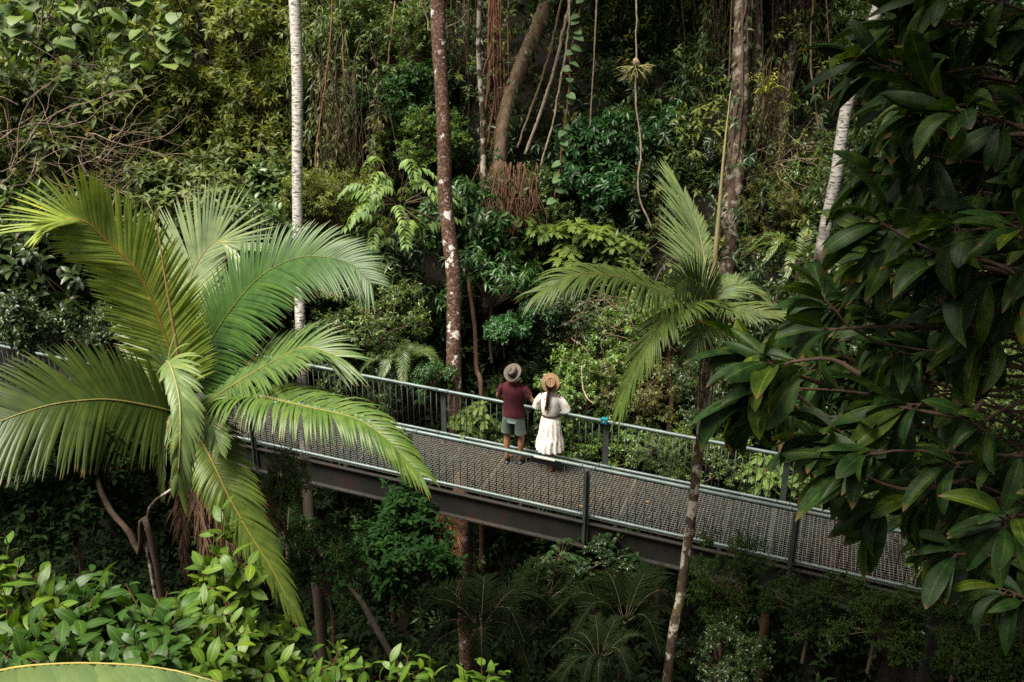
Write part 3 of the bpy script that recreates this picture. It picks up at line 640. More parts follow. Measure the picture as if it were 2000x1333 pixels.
def hat(parent, c, axis, up, prof, band, m_f, m_b, pinch):
    """lathe hat: prof (radius, height) from the crown top to the brim edge"""
    axis = nrm(np.array(axis, float)); X = nrm(np.cross(axis, np.array(up, float))); Y = np.cross(axis, X); k = 36; th = np.arange(k) * 2 * PI / k
    def lathe(pr, nm, mt, par, fn=None):
        V = []
        for r, h in pr:
            r, h = r * 1.0, h * 1.0; rr = np.full(k, r); hh = np.full(k, h)
            if fn: rr, hh = fn(rr, hh, th)
            V.append(np.array(c) + rr[:, None] * (np.cos(th)[:, None] * X * .92 + np.sin(th)[:, None] * Y) + hh[:, None] * axis)
        V = np.concatenate(V); n = len(pr); i = np.arange(n - 1)[:, None] * k; j = np.arange(k)[None, :]; q = (j + 1) % k
        F = np.stack([i + j, i + k + j, i + k + q, i + q], -1).reshape(-1, 4)
        F = np.concatenate([F, np.array([[a, a + 1, k - 2 - a, k - 1 - a] for a in range(k // 2 - 1)])])
        mb = MB(); mb.add(V, F); return mb.build(nm, mt, par)
    def fn(r, h, t):
        inn = np.clip((.075 - r) / .05, 0, 1) * (h > .06)
        return r, h - pinch * inn * np.exp(-(np.cos(t) / .5) ** 2) + np.where(r > .12, .012 * np.cos(2 * t) + .004 * np.sin(3 * t), 0)
    o = lathe(prof, 'hat', m_f, parent, fn); lathe(band, 'hat_band', m_b, o); return o
def fold(amp, k, ph=0.):
    return lambda th, i: 1 + amp * np.sin(k * th + ph + i * .8) * (.5 + .5 * np.sin(2 * th + i * .5)) + amp * .5 * np.sin(2.3 * th + i * 1.7)

# ---- man
um = u_at(1003, DW - .36, 0)
man = empty('person', tuple(B(um, DW - .36, .003)), 'person in maroon t-shirt and grey-green shorts with wide-brimmed hat, leaning on the railing', 'person', 'two people at the railing', -BA)
last = [o for o in COL.objects if o.name.startswith('person')][-1]; last.scale = (1.06,) * 3
ex = MB(); head(ex, (0, .03, 1.655), .115, R_(28)); fingers(ex, (.405, .34, .995), (.55, .8, -.15), (0, .05, 1), -1, .42); fingers(ex, (-.24, .34, .995), (-.15, .95, -.1), (0, 0, 1), 1, .5)
for sx, ax, ay, dx in ((-1, -.10, -.03, -.01), (1, .125, .03, .075)):     # toes
    for q, l in enumerate((.042, .036, .033, .029, .024)):
        bx, by = ax + dx * .16 / .11 * .9, ay + .155
        off = (-sx) * (.03 - q * .0145); ex.tube(crom([(bx + off, by - .01, .022), (bx + off + dx * .2, by + l * .6, .02), (bx + off + dx * .3, by + l, .014)], 5), [.0105, .0105, .010, .009, .006], 6)
J = {'pel': (0, 0, .95, .13, .10), 'wst': (0, .02, 1.12, .13, .095), 'chs': (0, .02, 1.32, .15, .105), 'nkb': (0, .005, 1.475, .075, .07), 'nck': (0, .015, 1.56, .058, .058), 'hd': (0, .03, 1.63, .075, .08)}
E_ = [('pel', 'wst'), ('wst', 'chs'), ('chs', 'nkb'), ('nkb', 'nck'), ('nck', 'hd')]
for s, nm, el, wr, hd, kn, an, toe in ((1, 'r', (.335, .03, 1.19), (.385, .24, 1.02), (.40, .315, .995), (.135, .02, .5), (.125, .0, .085), (.185, .15, .03)), (-1, 'l', (-.315, .07, 1.18), (-.26, .26, 1.025), (-.24, .315, .995), (-.115, -.01, .5), (-.10, -.06, .085), (-.115, .10, .03))):
    J.update({'sh' + nm: (.175 * s, .015, 1.415, .054, .054), 'ua' + nm: (.215 * s + .02 * s, .02, 1.345, .053, .053), 'el' + nm: (*el, .043, .043), 'fa' + nm: (el[0] * .6 + wr[0] * .4, el[1] * .6 + wr[1] * .4, el[2] * .6 + wr[2] * .4, .043, .043), 'wr' + nm: (*wr, .028, .026), 'hd' + nm: (*hd, .040, .020),
              'hp' + nm: (.10 * s, 0, .87, .092, .092), 'th' + nm: (.105 * s + (kn[0] - .105 * s) * .5, .0, .70, .085, .085), 'kn' + nm: (*kn, .058, .058), 'cf' + nm: (kn[0], kn[1] - .022, .36, .062, .062), 'sk' + nm: (an[0], an[1], .18, .040, .040), 'an' + nm: (*an, .040, .042), 'ft' + nm: ((an[0] + toe[0]) / 2, (an[1] + toe[1]) / 2, .045, .040, .032), 'to' + nm: (*toe, .042, .020)})
    E_ += [('chs', 'sh' + nm), ('sh' + nm, 'ua' + nm), ('ua' + nm, 'el' + nm), ('el' + nm, 'fa' + nm), ('fa' + nm, 'wr' + nm), ('wr' + nm, 'hd' + nm), ('pel', 'hp' + nm), ('hp' + nm, 'th' + nm), ('th' + nm, 'kn' + nm), ('kn' + nm, 'cf' + nm), ('cf' + nm, 'sk' + nm), ('sk' + nm, 'an' + nm), ('an' + nm, 'ft' + nm), ('ft' + nm, 'to' + nm)]
skin_body('body', J, E_, 'pel', M['skin'], man, ex)
g = MB(); g.loft([(0, .01, .895, .192, .148), (0, .01, .93, .190, .147), (0, .015, 1.02, .182, .14), (0, .02, 1.12, .178, .135), (0, .02, 1.24, .195, .145), (0, .018, 1.35, .213, .15), (0, .012, 1.42, .215, .135), (0, .008, 1.465, .19, .11), (0, .006, 1.495, .135, .09), (0, .008, 1.52, .085, .075), (0, .01, 1.525, .074, .07)], 36, fn=fold(.022, 5))
for s, e in ((1, (.335, .03, 1.20)), (-1, (-.315, .07, 1.19))):
    a = np.array([.155 * s, .012, 1.428]); b = np.array(e); g.tube(crom([a, a * .72 + b * .28 + [0, 0, .012], a * .42 + b * .58], 8), [.075, .082, .083, .08, .077, .076, .077, .079], 14, cap=False)
g.build('t_shirt', M['maroon'], man)
g = MB(); g.loft([(0, .008, .80, .182, .142), (0, .008, .87, .186, .147), (0, .01, .93, .178, .138), (0, .01, .96, .17, .13)], 30, cap0=True, cap1=True)
for s, kx in ((1, .122), (-1, -.112)): g.loft([(kx * 1.02, .0, .575, .103, .112), (kx, .0, .60, .101, .11), (.112 * s, 0, .70, .10, .115), (.10 * s, 0, .80, .098, .125), (.095 * s, 0, .86, .092, .13)], 22, fn=fold(.03, 4, s))
g.build('shorts', M['shorts'], man)
for sx, ax, ay, dx in ((-1, -.10, -.06, -.015), (1, .125, .0, .06)):
    g = MB(); d = nrm(np.array([dx, .16, 0])); p = np.array([ax, ay, .006]); g.box(p + d * .07, d * .135, np.cross(d, zu) * .046, zu * .006)
    g.tube([p + d * .15 + zu * .01, p + d * .10 + zu * .062 + np.cross(d, zu) * .03, p + d * .03 + zu * .03 + np.cross(d, zu) * .045], .006, 6); g.tube([p + d * .15 + zu * .01, p + d * .10 + zu * .062 - np.cross(d, zu) * .03, p + d * .03 + zu * .03 - np.cross(d, zu) * .045], .006, 6)
    g.build('flip_flop', M['black'], man)
HP = [(.02, .118), (.05, .120), (.072, .112), (.083, .095), (.088, .06), (.092, .022), (.096, .010), (.112, .003), (.14, .003), (.163, .008), (.166, .006), (.160, .002), (.10, -.004)]
hat(man, (.0, -.045, 1.715), (-.04, -.72, .70), (0, 0, 1), HP, [(.0905, .040), (.0945, .038), (.099, .014), (.094, .012)], M['felt'], M['felt_dk'], .035)
# ---- woman
uw = u_at(1073, DW - .36, 0)
wo = empty('person', tuple(B(uw, DW - .36, .003)), 'person in white floral midi dress with brown belt, long braid and tan hat', 'person', 'two people at the railing', -BA)
last = [o for o in COL.objects if o.name.startswith('person')][-1]; last.scale = (1.05, 1.05, 1.09)
ex = MB(); head(ex, (.0, .03, 1.545), .106, R_(30)); fingers(ex, (.17, .345, .99), (-.5, .8, -.1), (0, 0, 1), -1, .45, .9); fingers(ex, (-.13, .345, .99), (.45, .8, -.1), (0, 0, 1), 1, .45, .9)
J = {'pel': (0, 0, .88, .125, .095), 'wst': (0, .02, 1.04, .10, .08), 'chs': (0, .02, 1.22, .125, .09), 'nkb': (0, .005, 1.37, .062, .058), 'nck': (0, .012, 1.45, .046, .046), 'hd': (0, .03, 1.52, .07, .075)}
E_ = [('pel', 'wst'), ('wst', 'chs'), ('chs', 'nkb'), ('nkb', 'nck'), ('nck', 'hd')]
for s, nm, el, wr, hd, kn, an, toe in ((1, 'r', (.265, .08, 1.07), (.20, .26, 1.01), (.175, .325, .99), (.06, .03, .46), (.045, -.06, .095), (.05, .10, .03)), (-1, 'l', (-.25, .08, 1.07), (-.17, .26, 1.01), (-.14, .325, .99), (-.06, .06, .47), (-.05, .13, .095), (-.08, .27, .03))):
    J.update({'sh' + nm: (.155 * s, .01, 1.335, .05, .05), 'ua' + nm: (.19 * s, .02, 1.26, .043, .043), 'el' + nm: (*el, .034, .034), 'fa' + nm: (el[0] * .6 + wr[0] * .4, el[1] * .6 + wr[1] * .4, el[2] * .6 + wr[2] * .4, .034, .034), 'wr' + nm: (*wr, .022, .021), 'hd' + nm: (*hd, .034, .017),
              'hp' + nm: (.085 * s, 0, .80, .088, .088), 'th' + nm: (.075 * s, .02, .64, .075, .075), 'kn' + nm: (*kn, .05, .05), 'cf' + nm: (kn[0], kn[1] * .6 + an[1] * .4 - .02, .33, .053, .053), 'sk' + nm: (an[0], an[1], .18, .033, .033), 'an' + nm: (*an, .034, .036), 'ft' + nm: ((an[0] + toe[0]) / 2, (an[1] + toe[1]) / 2, .055, .033, .028), 'to' + nm: (*toe, .034, .017)})
    E_ += [('chs', 'sh' + nm), ('sh' + nm, 'ua' + nm), ('ua' + nm, 'el' + nm), ('el' + nm, 'fa' + nm), ('fa' + nm, 'wr' + nm), ('wr' + nm, 'hd' + nm), ('pel', 'hp' + nm), ('hp' + nm, 'th' + nm), ('th' + nm, 'kn' + nm), ('kn' + nm, 'cf' + nm), ('cf' + nm, 'sk' + nm), ('sk' + nm, 'an' + nm), ('an' + nm, 'ft' + nm), ('ft' + nm, 'to' + nm)]
skin_body('body', J, E_, 'pel', M['skin_w'], wo, ex)
g = MB()
g.loft([(0, .02, 1.01, .145, .118), (0, .02, 1.06, .16, .128), (0, .02, 1.14, .168, .13), (0, .018, 1.23, .17, .13), (0, .012, 1.31, .172, .118), (0, .008, 1.36, .15, .09), (0, .006, 1.395, .10, .075), (0, .008, 1.415, .062, .058)], 40, fn=fold(.03, 7))
for s in (1, -1):
    a = np.array([.135 * s, .012, 1.335]); b = np.array([.265 * s, .085, 1.055]); g.tube(crom([a, a * .55 + b * .45 + [.02 * s, -.01, .02], a * .15 + b * .85 + [.02 * s, -.015, 0]], 9), [.056, .062, .067, .070, .073, .076, .079, .082, .084], 16, cap=False, wob=.04, rng=np.random.default_rng(2))
def pleat(th, i): return 1 + (.004 + .0075 * min(i, 9)) * np.sin(15 * th + .4 * np.sin(3 * th) + (2.0 if i > 6 else 0)) + .02 * np.sin(4 * th + i)
rg = [(0, .02, 1.005, .128, .105), (0, .018, .97, .148, .125), (0, .015, .90, .170, .148), (0, .012, .80, .185, .168), (0, .01, .70, .197, .182), (0, .01, .62, .206, .192), (0, .01, .61, .212, .197), (0, .01, .56, .222, .21), (0, .008, .48, .231, .222), (0, .006, .39, .240, .23)]
g.loft(rg, 120, fn=pleat)
dr = g.build('dress', M['floral'], wo)
g = MB(); th = np.linspace(0, 2 * PI, 33); g.tube(np.stack([.146 * np.cos(th), .02 + .12 * np.sin(th), np.full(33, 1.008)], -1), .016, 8, cap=False); g.build('belt', M['belt'], wo)
g = MB(); p = crom([(0, -.07, 1.52), (-.005, -.125, 1.42), (-.012, -.135, 1.32), (-.025, -.137, 1.22), (-.055, -.135, 1.12)], 40); k = np.arange(40)
g.tube(p, .029 * (1 - .006 * k) * (1 + .16 * np.sin(k * 1.15)) * np.where(k > 33, (40 - k) / 7, 1) + .003, 10); head(g, (0, .022, 1.548), .108, R_(30)); 
hr = MB(); hr.tube(p, .029 * (1 - .006 * k) * (1 + .16 * np.sin(k * 1.15)) * np.where(k > 33, (40 - k) / 7, 1) + .003, 10)
hr.tube(crom([(0, -.03, 1.62), (0, -.075, 1.56), (0, -.09, 1.50), (0, -.10, 1.45)], 10), [.06, .085, .088, .08, .07, .06, .05, .042, .036, .03], 12); hr.build('hair', M['hair'], wo)
for ax, ay, dx, dy in ((.045, -.06, .005, .16), (-.05, .13, -.03, .14)):
    g = MB(); d = nrm(np.array([dx, dy, 0])); p = np.array([ax, ay, 0]); sx = np.cross(d, zu)
    g.box(p + d * .085 + zu * .012, d * .12, sx * .036, zu * .009); g.box(p - d * .005 + zu * .022, d * .03, sx * .032, zu * .018)
    for a, z in ((.14, .045), (.02, .095)): g.tube(crom([p + d * a + sx * .036 + zu * .02, p + d * a + sx * .028 + zu * z, p + d * a - sx * .028 + zu * z, p + d * a - sx * .036 + zu * .02], 9), .008, 6)
    g.tube(crom([p + sx * .036 + zu * .05, p - d * .045 + zu * .075, p - sx * .036 + zu * .05], 7), .008, 6)
    g.build('sandal', M['leather'], wo)
HW = [(.02, .092), (.05, .094), (.064, .088), (.072, .098), (.079, .094), (.084, .06), (.088, .020), (.092, .010), (.11, .003), (.14, .0), (.166, .002), (.169, 0), (.163, -.004), (.10, -.004)]
hat(wo, (.01, -.05, 1.60), (.30, -.82, .50), (0, 0, 1), HW, [(.0855, .036), (.090, .034), (.0935, .014), (.088, .012)], M['straw'], M['felt_dk'], .012)
# ------------------------------------------------------------------ palms
def PP(l): return [P(*q) for q in l]
def frond(parent, pts, hint, Lr, Ll, color, org, rcol=(.16, .13, .04), name='frond', mat='frond', rr=.016, seed=1, lab=None, **kw):
    r2 = np.random.default_rng(seed); mb = MB(); kw.setdefault('tear', .035); path = frond_mesh(mb, PP(pts), hint, Lr, Ll, rng=r2, **kw)
    o = mb.build(name, M[mat], parent, color=color, org=None); 
    mb2 = MB(); k = len(path[::2]); mb2.tube(path[::2], np.linspace(rr, rr * .28, k), 6); q = mb2.build('rachis', M['rachis'] if not mat.startswith('dead') else M[mat], o, color=rcol)
    for x in (o, q): x.data.transform(Matrix.Translation(-Vector(org)) )
    if lab: o['label'] = lab
    return o
def ring_trunk(mb, pts, rad, sides=12, wob=.06, seed=0, n=60):
    mb.tube(crom(pts, n), np.interp(np.linspace(0, 1, n), np.linspace(0, 1, len(rad)), rad), sides, wob=wob, rng=np.random.default_rng(seed))
V0 = cv(0, .35, 1)
base = P(470, 1330, 11.6); base[2] = float(ground(base[0], base[1])) - .1
pl = empty('palm', tuple(base), 'large feather palm with broad bright fronds in front of the walkway, brown dead skirt below', 'palm tree')
mb = MB(); ring_trunk(mb, [base, P(440, 1200, 11.3), P(400, 1000, 10.95), P(372, 850, 10.7), P(362, 740, 10.55)], [.17, .15, .14, .15, .08]); 
o = mb.build('trunk', M['bark'], pl, color=(.08, .055, .04)); o.data.transform(Matrix.Translation(-Vector(base)))
ob = tuple(base)
frond(pl, [(352, 775, 10.5), (340, 710, 10.4), (301, 598, 10.2), (266, 528, 10.05), (210, 472, 9.9), (165, 433, 9.75), (122, 430, 9.6), (85, 446, 9.45)], cv(-.22, .45, .86), .86, .74, (.25, .325, .062), ob, (.30, .17, .045), seed=2, n=128, a0=62, a1=30, droop=.14, jit=.03, wid=.043, prof=(.75, .35, .62), lift=.16, lab='bright yellow-green frond arching up to the left')
frond(pl, [(366, 770, 10.75), (366, 690, 10.9), (364, 601, 11.05), (371, 548, 11.15), (392, 503, 11.2), (424, 471, 11.2), (458, 488, 11.1)], cv(-.1, .2, 1), .70, 1.12, (.20, .265, .135), ob, (.24, .22, .10), seed=3, n=112, a0=66, a1=26, droop=.10, jit=.03, wid=.038, prof=(.7, .4, .6), lift=.1, lab='pale grey-green upright frond')
frond(pl, [(376, 775, 10.6), (380, 745, 10.55), (410, 671, 10.5), (452, 604, 10.4), (508, 541, 10.3), (574, 506, 10.2), (630, 502, 10.1), (685, 516, 10.0), (722, 550, 9.9)], cv(-.25, .55, .85), 1.0, .70, (.045, .105, .020), ob, (.10, .12, .03), seed=4, n=136, a0=72, a1=34, droop=.34, jit=.03, wid=.043, prof=(.55, .4, .42), lift=.16, lab='dark green frond arching far to the right')
frond(pl, [(385, 800, 10.4), (424, 773, 10.2), (490, 731, 9.95), (546, 699, 9.75), (599, 678, 9.6), (655, 695, 9.5)], cv(-.1, .8, .75), .78, .62, (.10, .165, .048), ob, (.22, .2, .07), seed=5, n=98, a0=66, a1=20, droop=.34, jit=.04, wid=.038, prof=(.55, .4, .7), lift=.12)
frond(pl, [(385, 815, 10.3), (434, 783, 10.0), (500, 775, 9.6), (560, 786, 9.3), (614, 798, 9.05), (670, 810, 8.85), (712, 826, 8.7), (755, 858, 8.6), (785, 890, 8.55), (815, 920, 8.5)], cv(.1, .85, .55), .68, .60, (.095, .160, .034), ob, (.2, .2, .06), seed=6, n=116, a0=66, a1=24, droop=1.0, jit=.05, wid=.038, prof=(.5, .4, .5), lift=.35, lab='arching frond with leaflets folded down over the walkway mesh')
frond(pl, [(350, 810, 10.4), (308, 797, 10.1), (224, 782, 9.7), (158, 783, 9.4), (88, 794, 9.15), (0, 824, 8.9), (-110, 880, 8.7)], cv(0, .45, 1), .82, .96, (.046, .073, .014), ob, (.2, .19, .07), seed=7, n=118, a0=74, a1=36, droop=.28, wid=.052, prof=(.6, .4, .7), lift=.05, jit=.035, lab='broad olive-green frond reaching out to the left')
frond(pl, [(345, 790, 10.2), (325, 712, 9.9), (335, 720, 9.5), (350, 780, 9.2), (352, 850, 9.05), (348, 930, 9.05)], [cv(-.6, .3, .8), cv(.2, .5, .9), cv(.55, .2, .85), cv(.55, .1, .85)], .26, .50, (.15, .22, .08), ob, (.25, .24, .12), seed=8, n=70, a0=42, a1=14, droop=.5, wid=.06, prof=(.5, .4, .9), lift=-.12, lab='pale frond folded and hanging straight down in front of the crown')
frond(pl, [(362, 800, 10.0), (392, 800, 9.7), (415, 835, 9.5), (425, 870, 9.4)], cv(.4, .4, .8), .42, .4, (.17, .25, .09), ob, seed=18, n=32, a0=50, a1=20, droop=.5, wid=.05)
frond(pl, [(372, 820, 10.2), (389, 853, 9.9), (410, 892, 9.7), (431, 936, 9.55), (448, 972, 9.5), (486, 1040, 9.5), (530, 1110, 9.55), (568, 1182, 9.6)], cv(.25, .5, .9), .40, .55, (.115, .170, .03), ob, (.30, .24, .06), seed=9, n=120, a0=76, a1=5, droop=.75, wid=.036, prof=(1., .15, .8), lift=.05, lab='yellow-green frond hanging down to the right')
frond(pl, [(345, 790, 10.7), (318, 745, 10.9), (290, 690, 11.05), (262, 640, 11.1), (240, 640, 11.1)], cv(0, .4, 1), .4, .42, (.10, .15, .05), ob, seed=10, n=40, a0=60, a1=30, droop=.5, wid=.04)
frond(pl, [(340, 800, 10.2), (318, 870, 10.0), (318, 960, 9.95)], cv(-.4, .2, .9), .30, .30, (.11, .16, .055), ob, seed=20, n=34, a0=30, a1=10, droop=.6, wid=.04)
mb = MB(); mb.tube(crom(PP([(356, 775, 10.2), (354, 734, 10.1), (337, 629, 9.95), (319, 520, 9.85), (305, 433, 9.8), (286, 392, 9.8)]), 24), np.linspace(.026, .004, 24), 8)
o = mb.build('spear_leaf', M['rachis'], pl, color=(.24, .17, .075)); o.data.transform(Matrix.Translation(-Vector(base)))
for q, pts in enumerate(([(362, 870, 10.6), (352, 960, 10.5), (358, 1040, 10.5), (362, 1120, 10.6)], [(370, 880, 10.5), (385, 980, 10.3), (400, 1080, 10.3), (405, 1190, 10.4)], [(380, 880, 10.5), (415, 980, 10.3), (445, 1060, 10.3), (470, 1105, 10.4)], [(385, 870, 10.7), (430, 990, 10.6), (440, 1130, 10.6), (455, 1260, 10.7)], [(375, 880, 10.8), (395, 1050, 10.7), (400, 1200, 10.8), (395, 1290, 10.9)], [(395, 880, 10.9), (470, 935, 10.8), (515, 965, 10.8), (545, 1010, 10.8)], [(400, 880, 10.9), (480, 985, 10.8), (530, 1010, 10.8), (570, 1050, 10.9)], [(405, 900, 10.7), (490, 1040, 10.6), (540, 1130, 10.6), (575, 1190, 10.7)])):
    frond(pl, pts, cv(.3 * (-1) ** q, .2, 1), .34, .34, (1, 1, 1), ob, name='dead_frond', mat='dead', seed=30 + q, n=44, a0=28, a1=8, droop=.7, wid=.022, jit=.16, m=4, rr=.012)
# right palm
b2 = P(1290, 1400, 12.3); b2[2] = float(ground(b2[0], b2[1])) - .1
p2 = empty('palm', tuple(b2), 'slender palm with speckled thin trunk in front of the walkway and a tall spear', 'palm tree'); ob = tuple(b2)
mb = MB(); ring_trunk(mb, [b2, P(1303, 1333, 12.3), P(1330, 1160, 12.25), P(1350, 1010, 12.2), P(1364, 890, 12.2), P(1377, 760, 12.2), P(1388, 640, 12.2), P(1394, 560, 12.2)], [.08, .066, .068, .068, .066, .064, .06, .042], n=90)
o = mb.build('trunk', M['bark_lichen'], p2); o.data.transform(Matrix.Translation(-Vector(b2)))
frond(p2, [(1392, 585, 12.2), (1387, 550, 12.3), (1377, 510, 12.45), (1364, 448, 12.6), (1340, 388, 12.7)], cv(.35, .1, 1), .28, .95, (.21, .29, .13), ob, (.28, .27, .14), seed=41, n=64, a0=60, a1=12, droop=.12, wid=.042, prof=(.7, .3, .75), lift=.1, lab='pale frond fanned straight up')
frond(p2, [(1390, 600, 12.1), (1340, 580, 11.8), (1300, 571, 11.6), (1210, 542, 11.3), (1130, 535, 11.1), (1062, 566, 11.0)], cv(0, .9, .5), .70, .84, (.12, .18, .045), ob, (.2, .18, .06), seed=42, n=92, a0=72, a1=26, droop=.95, wid=.042, prof=(.6, .4, .6), lift=.22, lab='long frond reaching left with dark drooping leaflets')
frond(p2, [(1392, 595, 12.1), (1355, 590, 11.7), (1318, 604, 11.4), (1285, 638, 11.2), (1255, 690, 11.1), (1228, 745, 11.1), (1212, 790, 11.1)], cv(-.5, .7, .4), .70, .55, (.15, .23, .05), ob, (.16, .15, .05), seed=43, n=84, a0=72, a1=14, droop=.5, wid=.038, prof=(.9, .2, .6), lift=-.1, lab='frond bending over and hanging down to the left')
frond(p2, [(1392, 590, 12.1), (1370, 560, 11.8), (1345, 545, 11.5), (1320, 560, 11.3)], cv(.2, .2, .95), .5, .5, (.06, .10, .03), ob, seed=44, n=46, a0=80, a1=30, droop=.3, wid=.034)
frond(p2, [(1396, 585, 12.2), (1420, 560, 12.4), (1455, 560, 12.55), (1500, 595, 12.6)], cv(0, .8, .6), .55, .5, (.21, .29, .13), ob, (.26, .25, .12), seed=45, n=60, a0=62, a1=24, droop=.4, wid=.034)
frond(p2, [(1394, 595, 12.1), (1420, 600, 11.8), (1460, 605, 11.6), (1520, 612, 11.5)], cv(0, .8, .6), .5, .5, (.22, .29, .11), ob, (.26, .25, .12), seed=46, n=60, a0=50, a1=18, droop=.45, wid=.034)
frond(p2, [(1392, 600, 12.1), (1385, 625, 11.7), (1370, 650, 11.4), (1345, 690, 11.3)], cv(.1, .6, .7), .45, .45, (.10, .15, .045), ob, seed=47, n=46, a0=55, a1=18, droop=.5, wid=.034)
mb = MB(); mb.tube(crom(PP([(1392, 590, 12.15), (1397, 500, 12.15), (1404, 420, 12.2), (1414, 300, 12.25), (1427, 178, 12.3)]), 24), np.linspace(.042, .006, 24), 8)
o = mb.build('spear_leaf', M['rachis'], p2, color=(.25, .22, .115)); o.data.transform(Matrix.Translation(-Vector(b2)))
for q in range(14):
    mb = MB() if q == 0 else mb; r_ = np.random.default_rng(60 + q); x = 1385 + r_.normal(0, 16)
    pts = PP([(1385 + r_.normal(0, 4), 640 + r_.uniform(0, 40), 12.1), (x, 720, 12.0), (x + r_.normal(0, 8), 790 + r_.uniform(-20, 30), 12.0)])
    mb.tube(crom(pts, 8), np.linspace(.012, .004, 8), 4)
o = mb.build('dead_flower_stalk', M['dead'], p2); o.data.transform(Matrix.Translation(-Vector(b2)))

# ------------------------------------------------------------------ trunks
def trunk(name, label, pts, mat, color=(1, 1, 1), cat='tree', group=None, sides=14, wob=.05, seed=0, top=2.5, ground_to=True, part='trunk', crown=None):
    w3 = [P(*q[:3]) for q in pts]; rad = [q[3] * q[2] / FPX / 2 for q in pts]
    if top: d = nrm(w3[0] - w3[1]); w3.insert(0, w3[0] + d * top); rad.insert(0, rad[0] * .9)
    if ground_to:
        e = w3[-1] + (w3[-1] - w3[-2]) * .3; z = float(ground(e[0], e[1])) - .25
        if z < w3[-1][2] - .15: e = e.copy(); e[2] = z; w3.append(e); rad.append(rad[-1] * 1.12)
    w3 = [q + (np.random.default_rng(seed * 7 + len(label)).normal(0, .035, (len(w3), 3)) * [1, 1, 0])[i_] for i_, q in enumerate(w3)] if len(w3) > 3 else w3
    L = sum(np.linalg.norm(a - b) for a, b in zip(w3[:-1], w3[1:])); mb = MB(); org = np.array(w3[-1])
    ring_trunk(mb, w3, rad, sides, wob, seed, int(min(160, max(24, L * 10)))); mb.V = [v - org for v in mb.V]
    t = empty(name, tuple(org), label, cat, group); o = mb.build(part, M[mat], t, color=color); o.data.materials[0] = M[mat]
    if crown:
        r, n = crown; rg = np.random.default_rng(seed + 500); lm, bm_ = MB(), MB(); tp = leaf_tpl('ellip', 2, 2, .6, .3); s = w3[0] - org; cc = s + [0, 0, r * .55]
        for k in range(n):
            e = cc + nrm(rg.normal(size=3)) * np.array([r, r, r * .5]) * rg.uniform(.25, 1)
            if k % 4 == 0: bm_.tube(crom([s, (s + e) / 2 + [0, 0, .3], e], 7), np.linspace(rad[0] * .5, .012, 7), 5)
            sprigs(lm, rg, e + rg.normal(0, .4, (16, 3)), nrm(rg.normal(size=(16, 3)) + [0, 0, .4]), 8, .2, 1.2, .3, tp, .20, .42)
        lm.build('crown', M['leaf'], t, color=(.05, .09, .028)); bm_.build('branch', M['bark'], t, color=(.10, .07, .05))
    return t, w3
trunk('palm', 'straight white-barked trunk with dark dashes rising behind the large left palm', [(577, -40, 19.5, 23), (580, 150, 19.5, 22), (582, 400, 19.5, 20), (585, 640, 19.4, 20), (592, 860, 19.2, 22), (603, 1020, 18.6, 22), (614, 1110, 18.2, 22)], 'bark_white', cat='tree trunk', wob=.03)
trunk('tree', 'thick reddish-brown trunk blotched with white lichen, left of the person in maroon', [(859, -30, 18.6, 31), (860, 80, 18.6, 30), (864, 250, 18.6, 27), (872, 400, 18.6, 28), (879, 540, 18.6, 29), (885, 680, 18.6, 30), (890, 800, 18.5, 32), (896, 900, 18.3, 33), (904, 1040, 18., 34)], 'bark_brown', cat='tree', sides=18, wob=.07, seed=3, top=3.5, crown=(1.9, 60))
trunk('tree', 'thin pale spotted trunk right of the thick lichen-blotched trunk', [(934, -30, 21.5, 9), (938, 100, 21.5, 10), (944, 240, 21.5, 11), (949, 400, 21.4, 12), (952, 440, 21.4, 12)], 'bark_lichen', cat='tree', sides=10)
vt, vp = trunk('tree', 'leaning trunk clad in climbing leaves above a mass of brown roots', [(1080, -40, 22, 30), (1062, 20, 22, 30), (1030, 95, 22, 30), (1000, 180, 22, 30), (980, 260, 21.9, 28), (972, 330, 21.8, 30), (962, 430, 21.7, 40)], 'bark', (.20, .145, .10), wob=.10, seed=5, top=3, crown=(3., 150))
rng = np.random.default_rng(8); mb = MB(); pp = crom(vp, 60); k = 620; q = rng.uniform(3, 52, k).astype(int); th = rng.uniform(0, 6.28, k)
rad_ = np.stack([np.cos(th), np.sin(th) , 0 * th], -1); keep = rng.uniform(0, 1, k) < .45 + .5 * (np.sin(q * .5) > 0)
put_leaves(mb, leaf_tpl('oval', 3, 2, .5, .3), (pp[q] + rad_ * .2)[keep], (rad_ * .5 + rng.normal(0, .3, (k, 3)) - [0, 0, .9])[keep], (rad_ + [0, 0, .5])[keep], .17, .085, rng.uniform(0, .95, k)[keep])
o = mb.build('climbing_vine', M['leaf_gloss'], vt, color=(.05, .085, .03)); o.data.transform(Matrix.Translation(-vt.location))
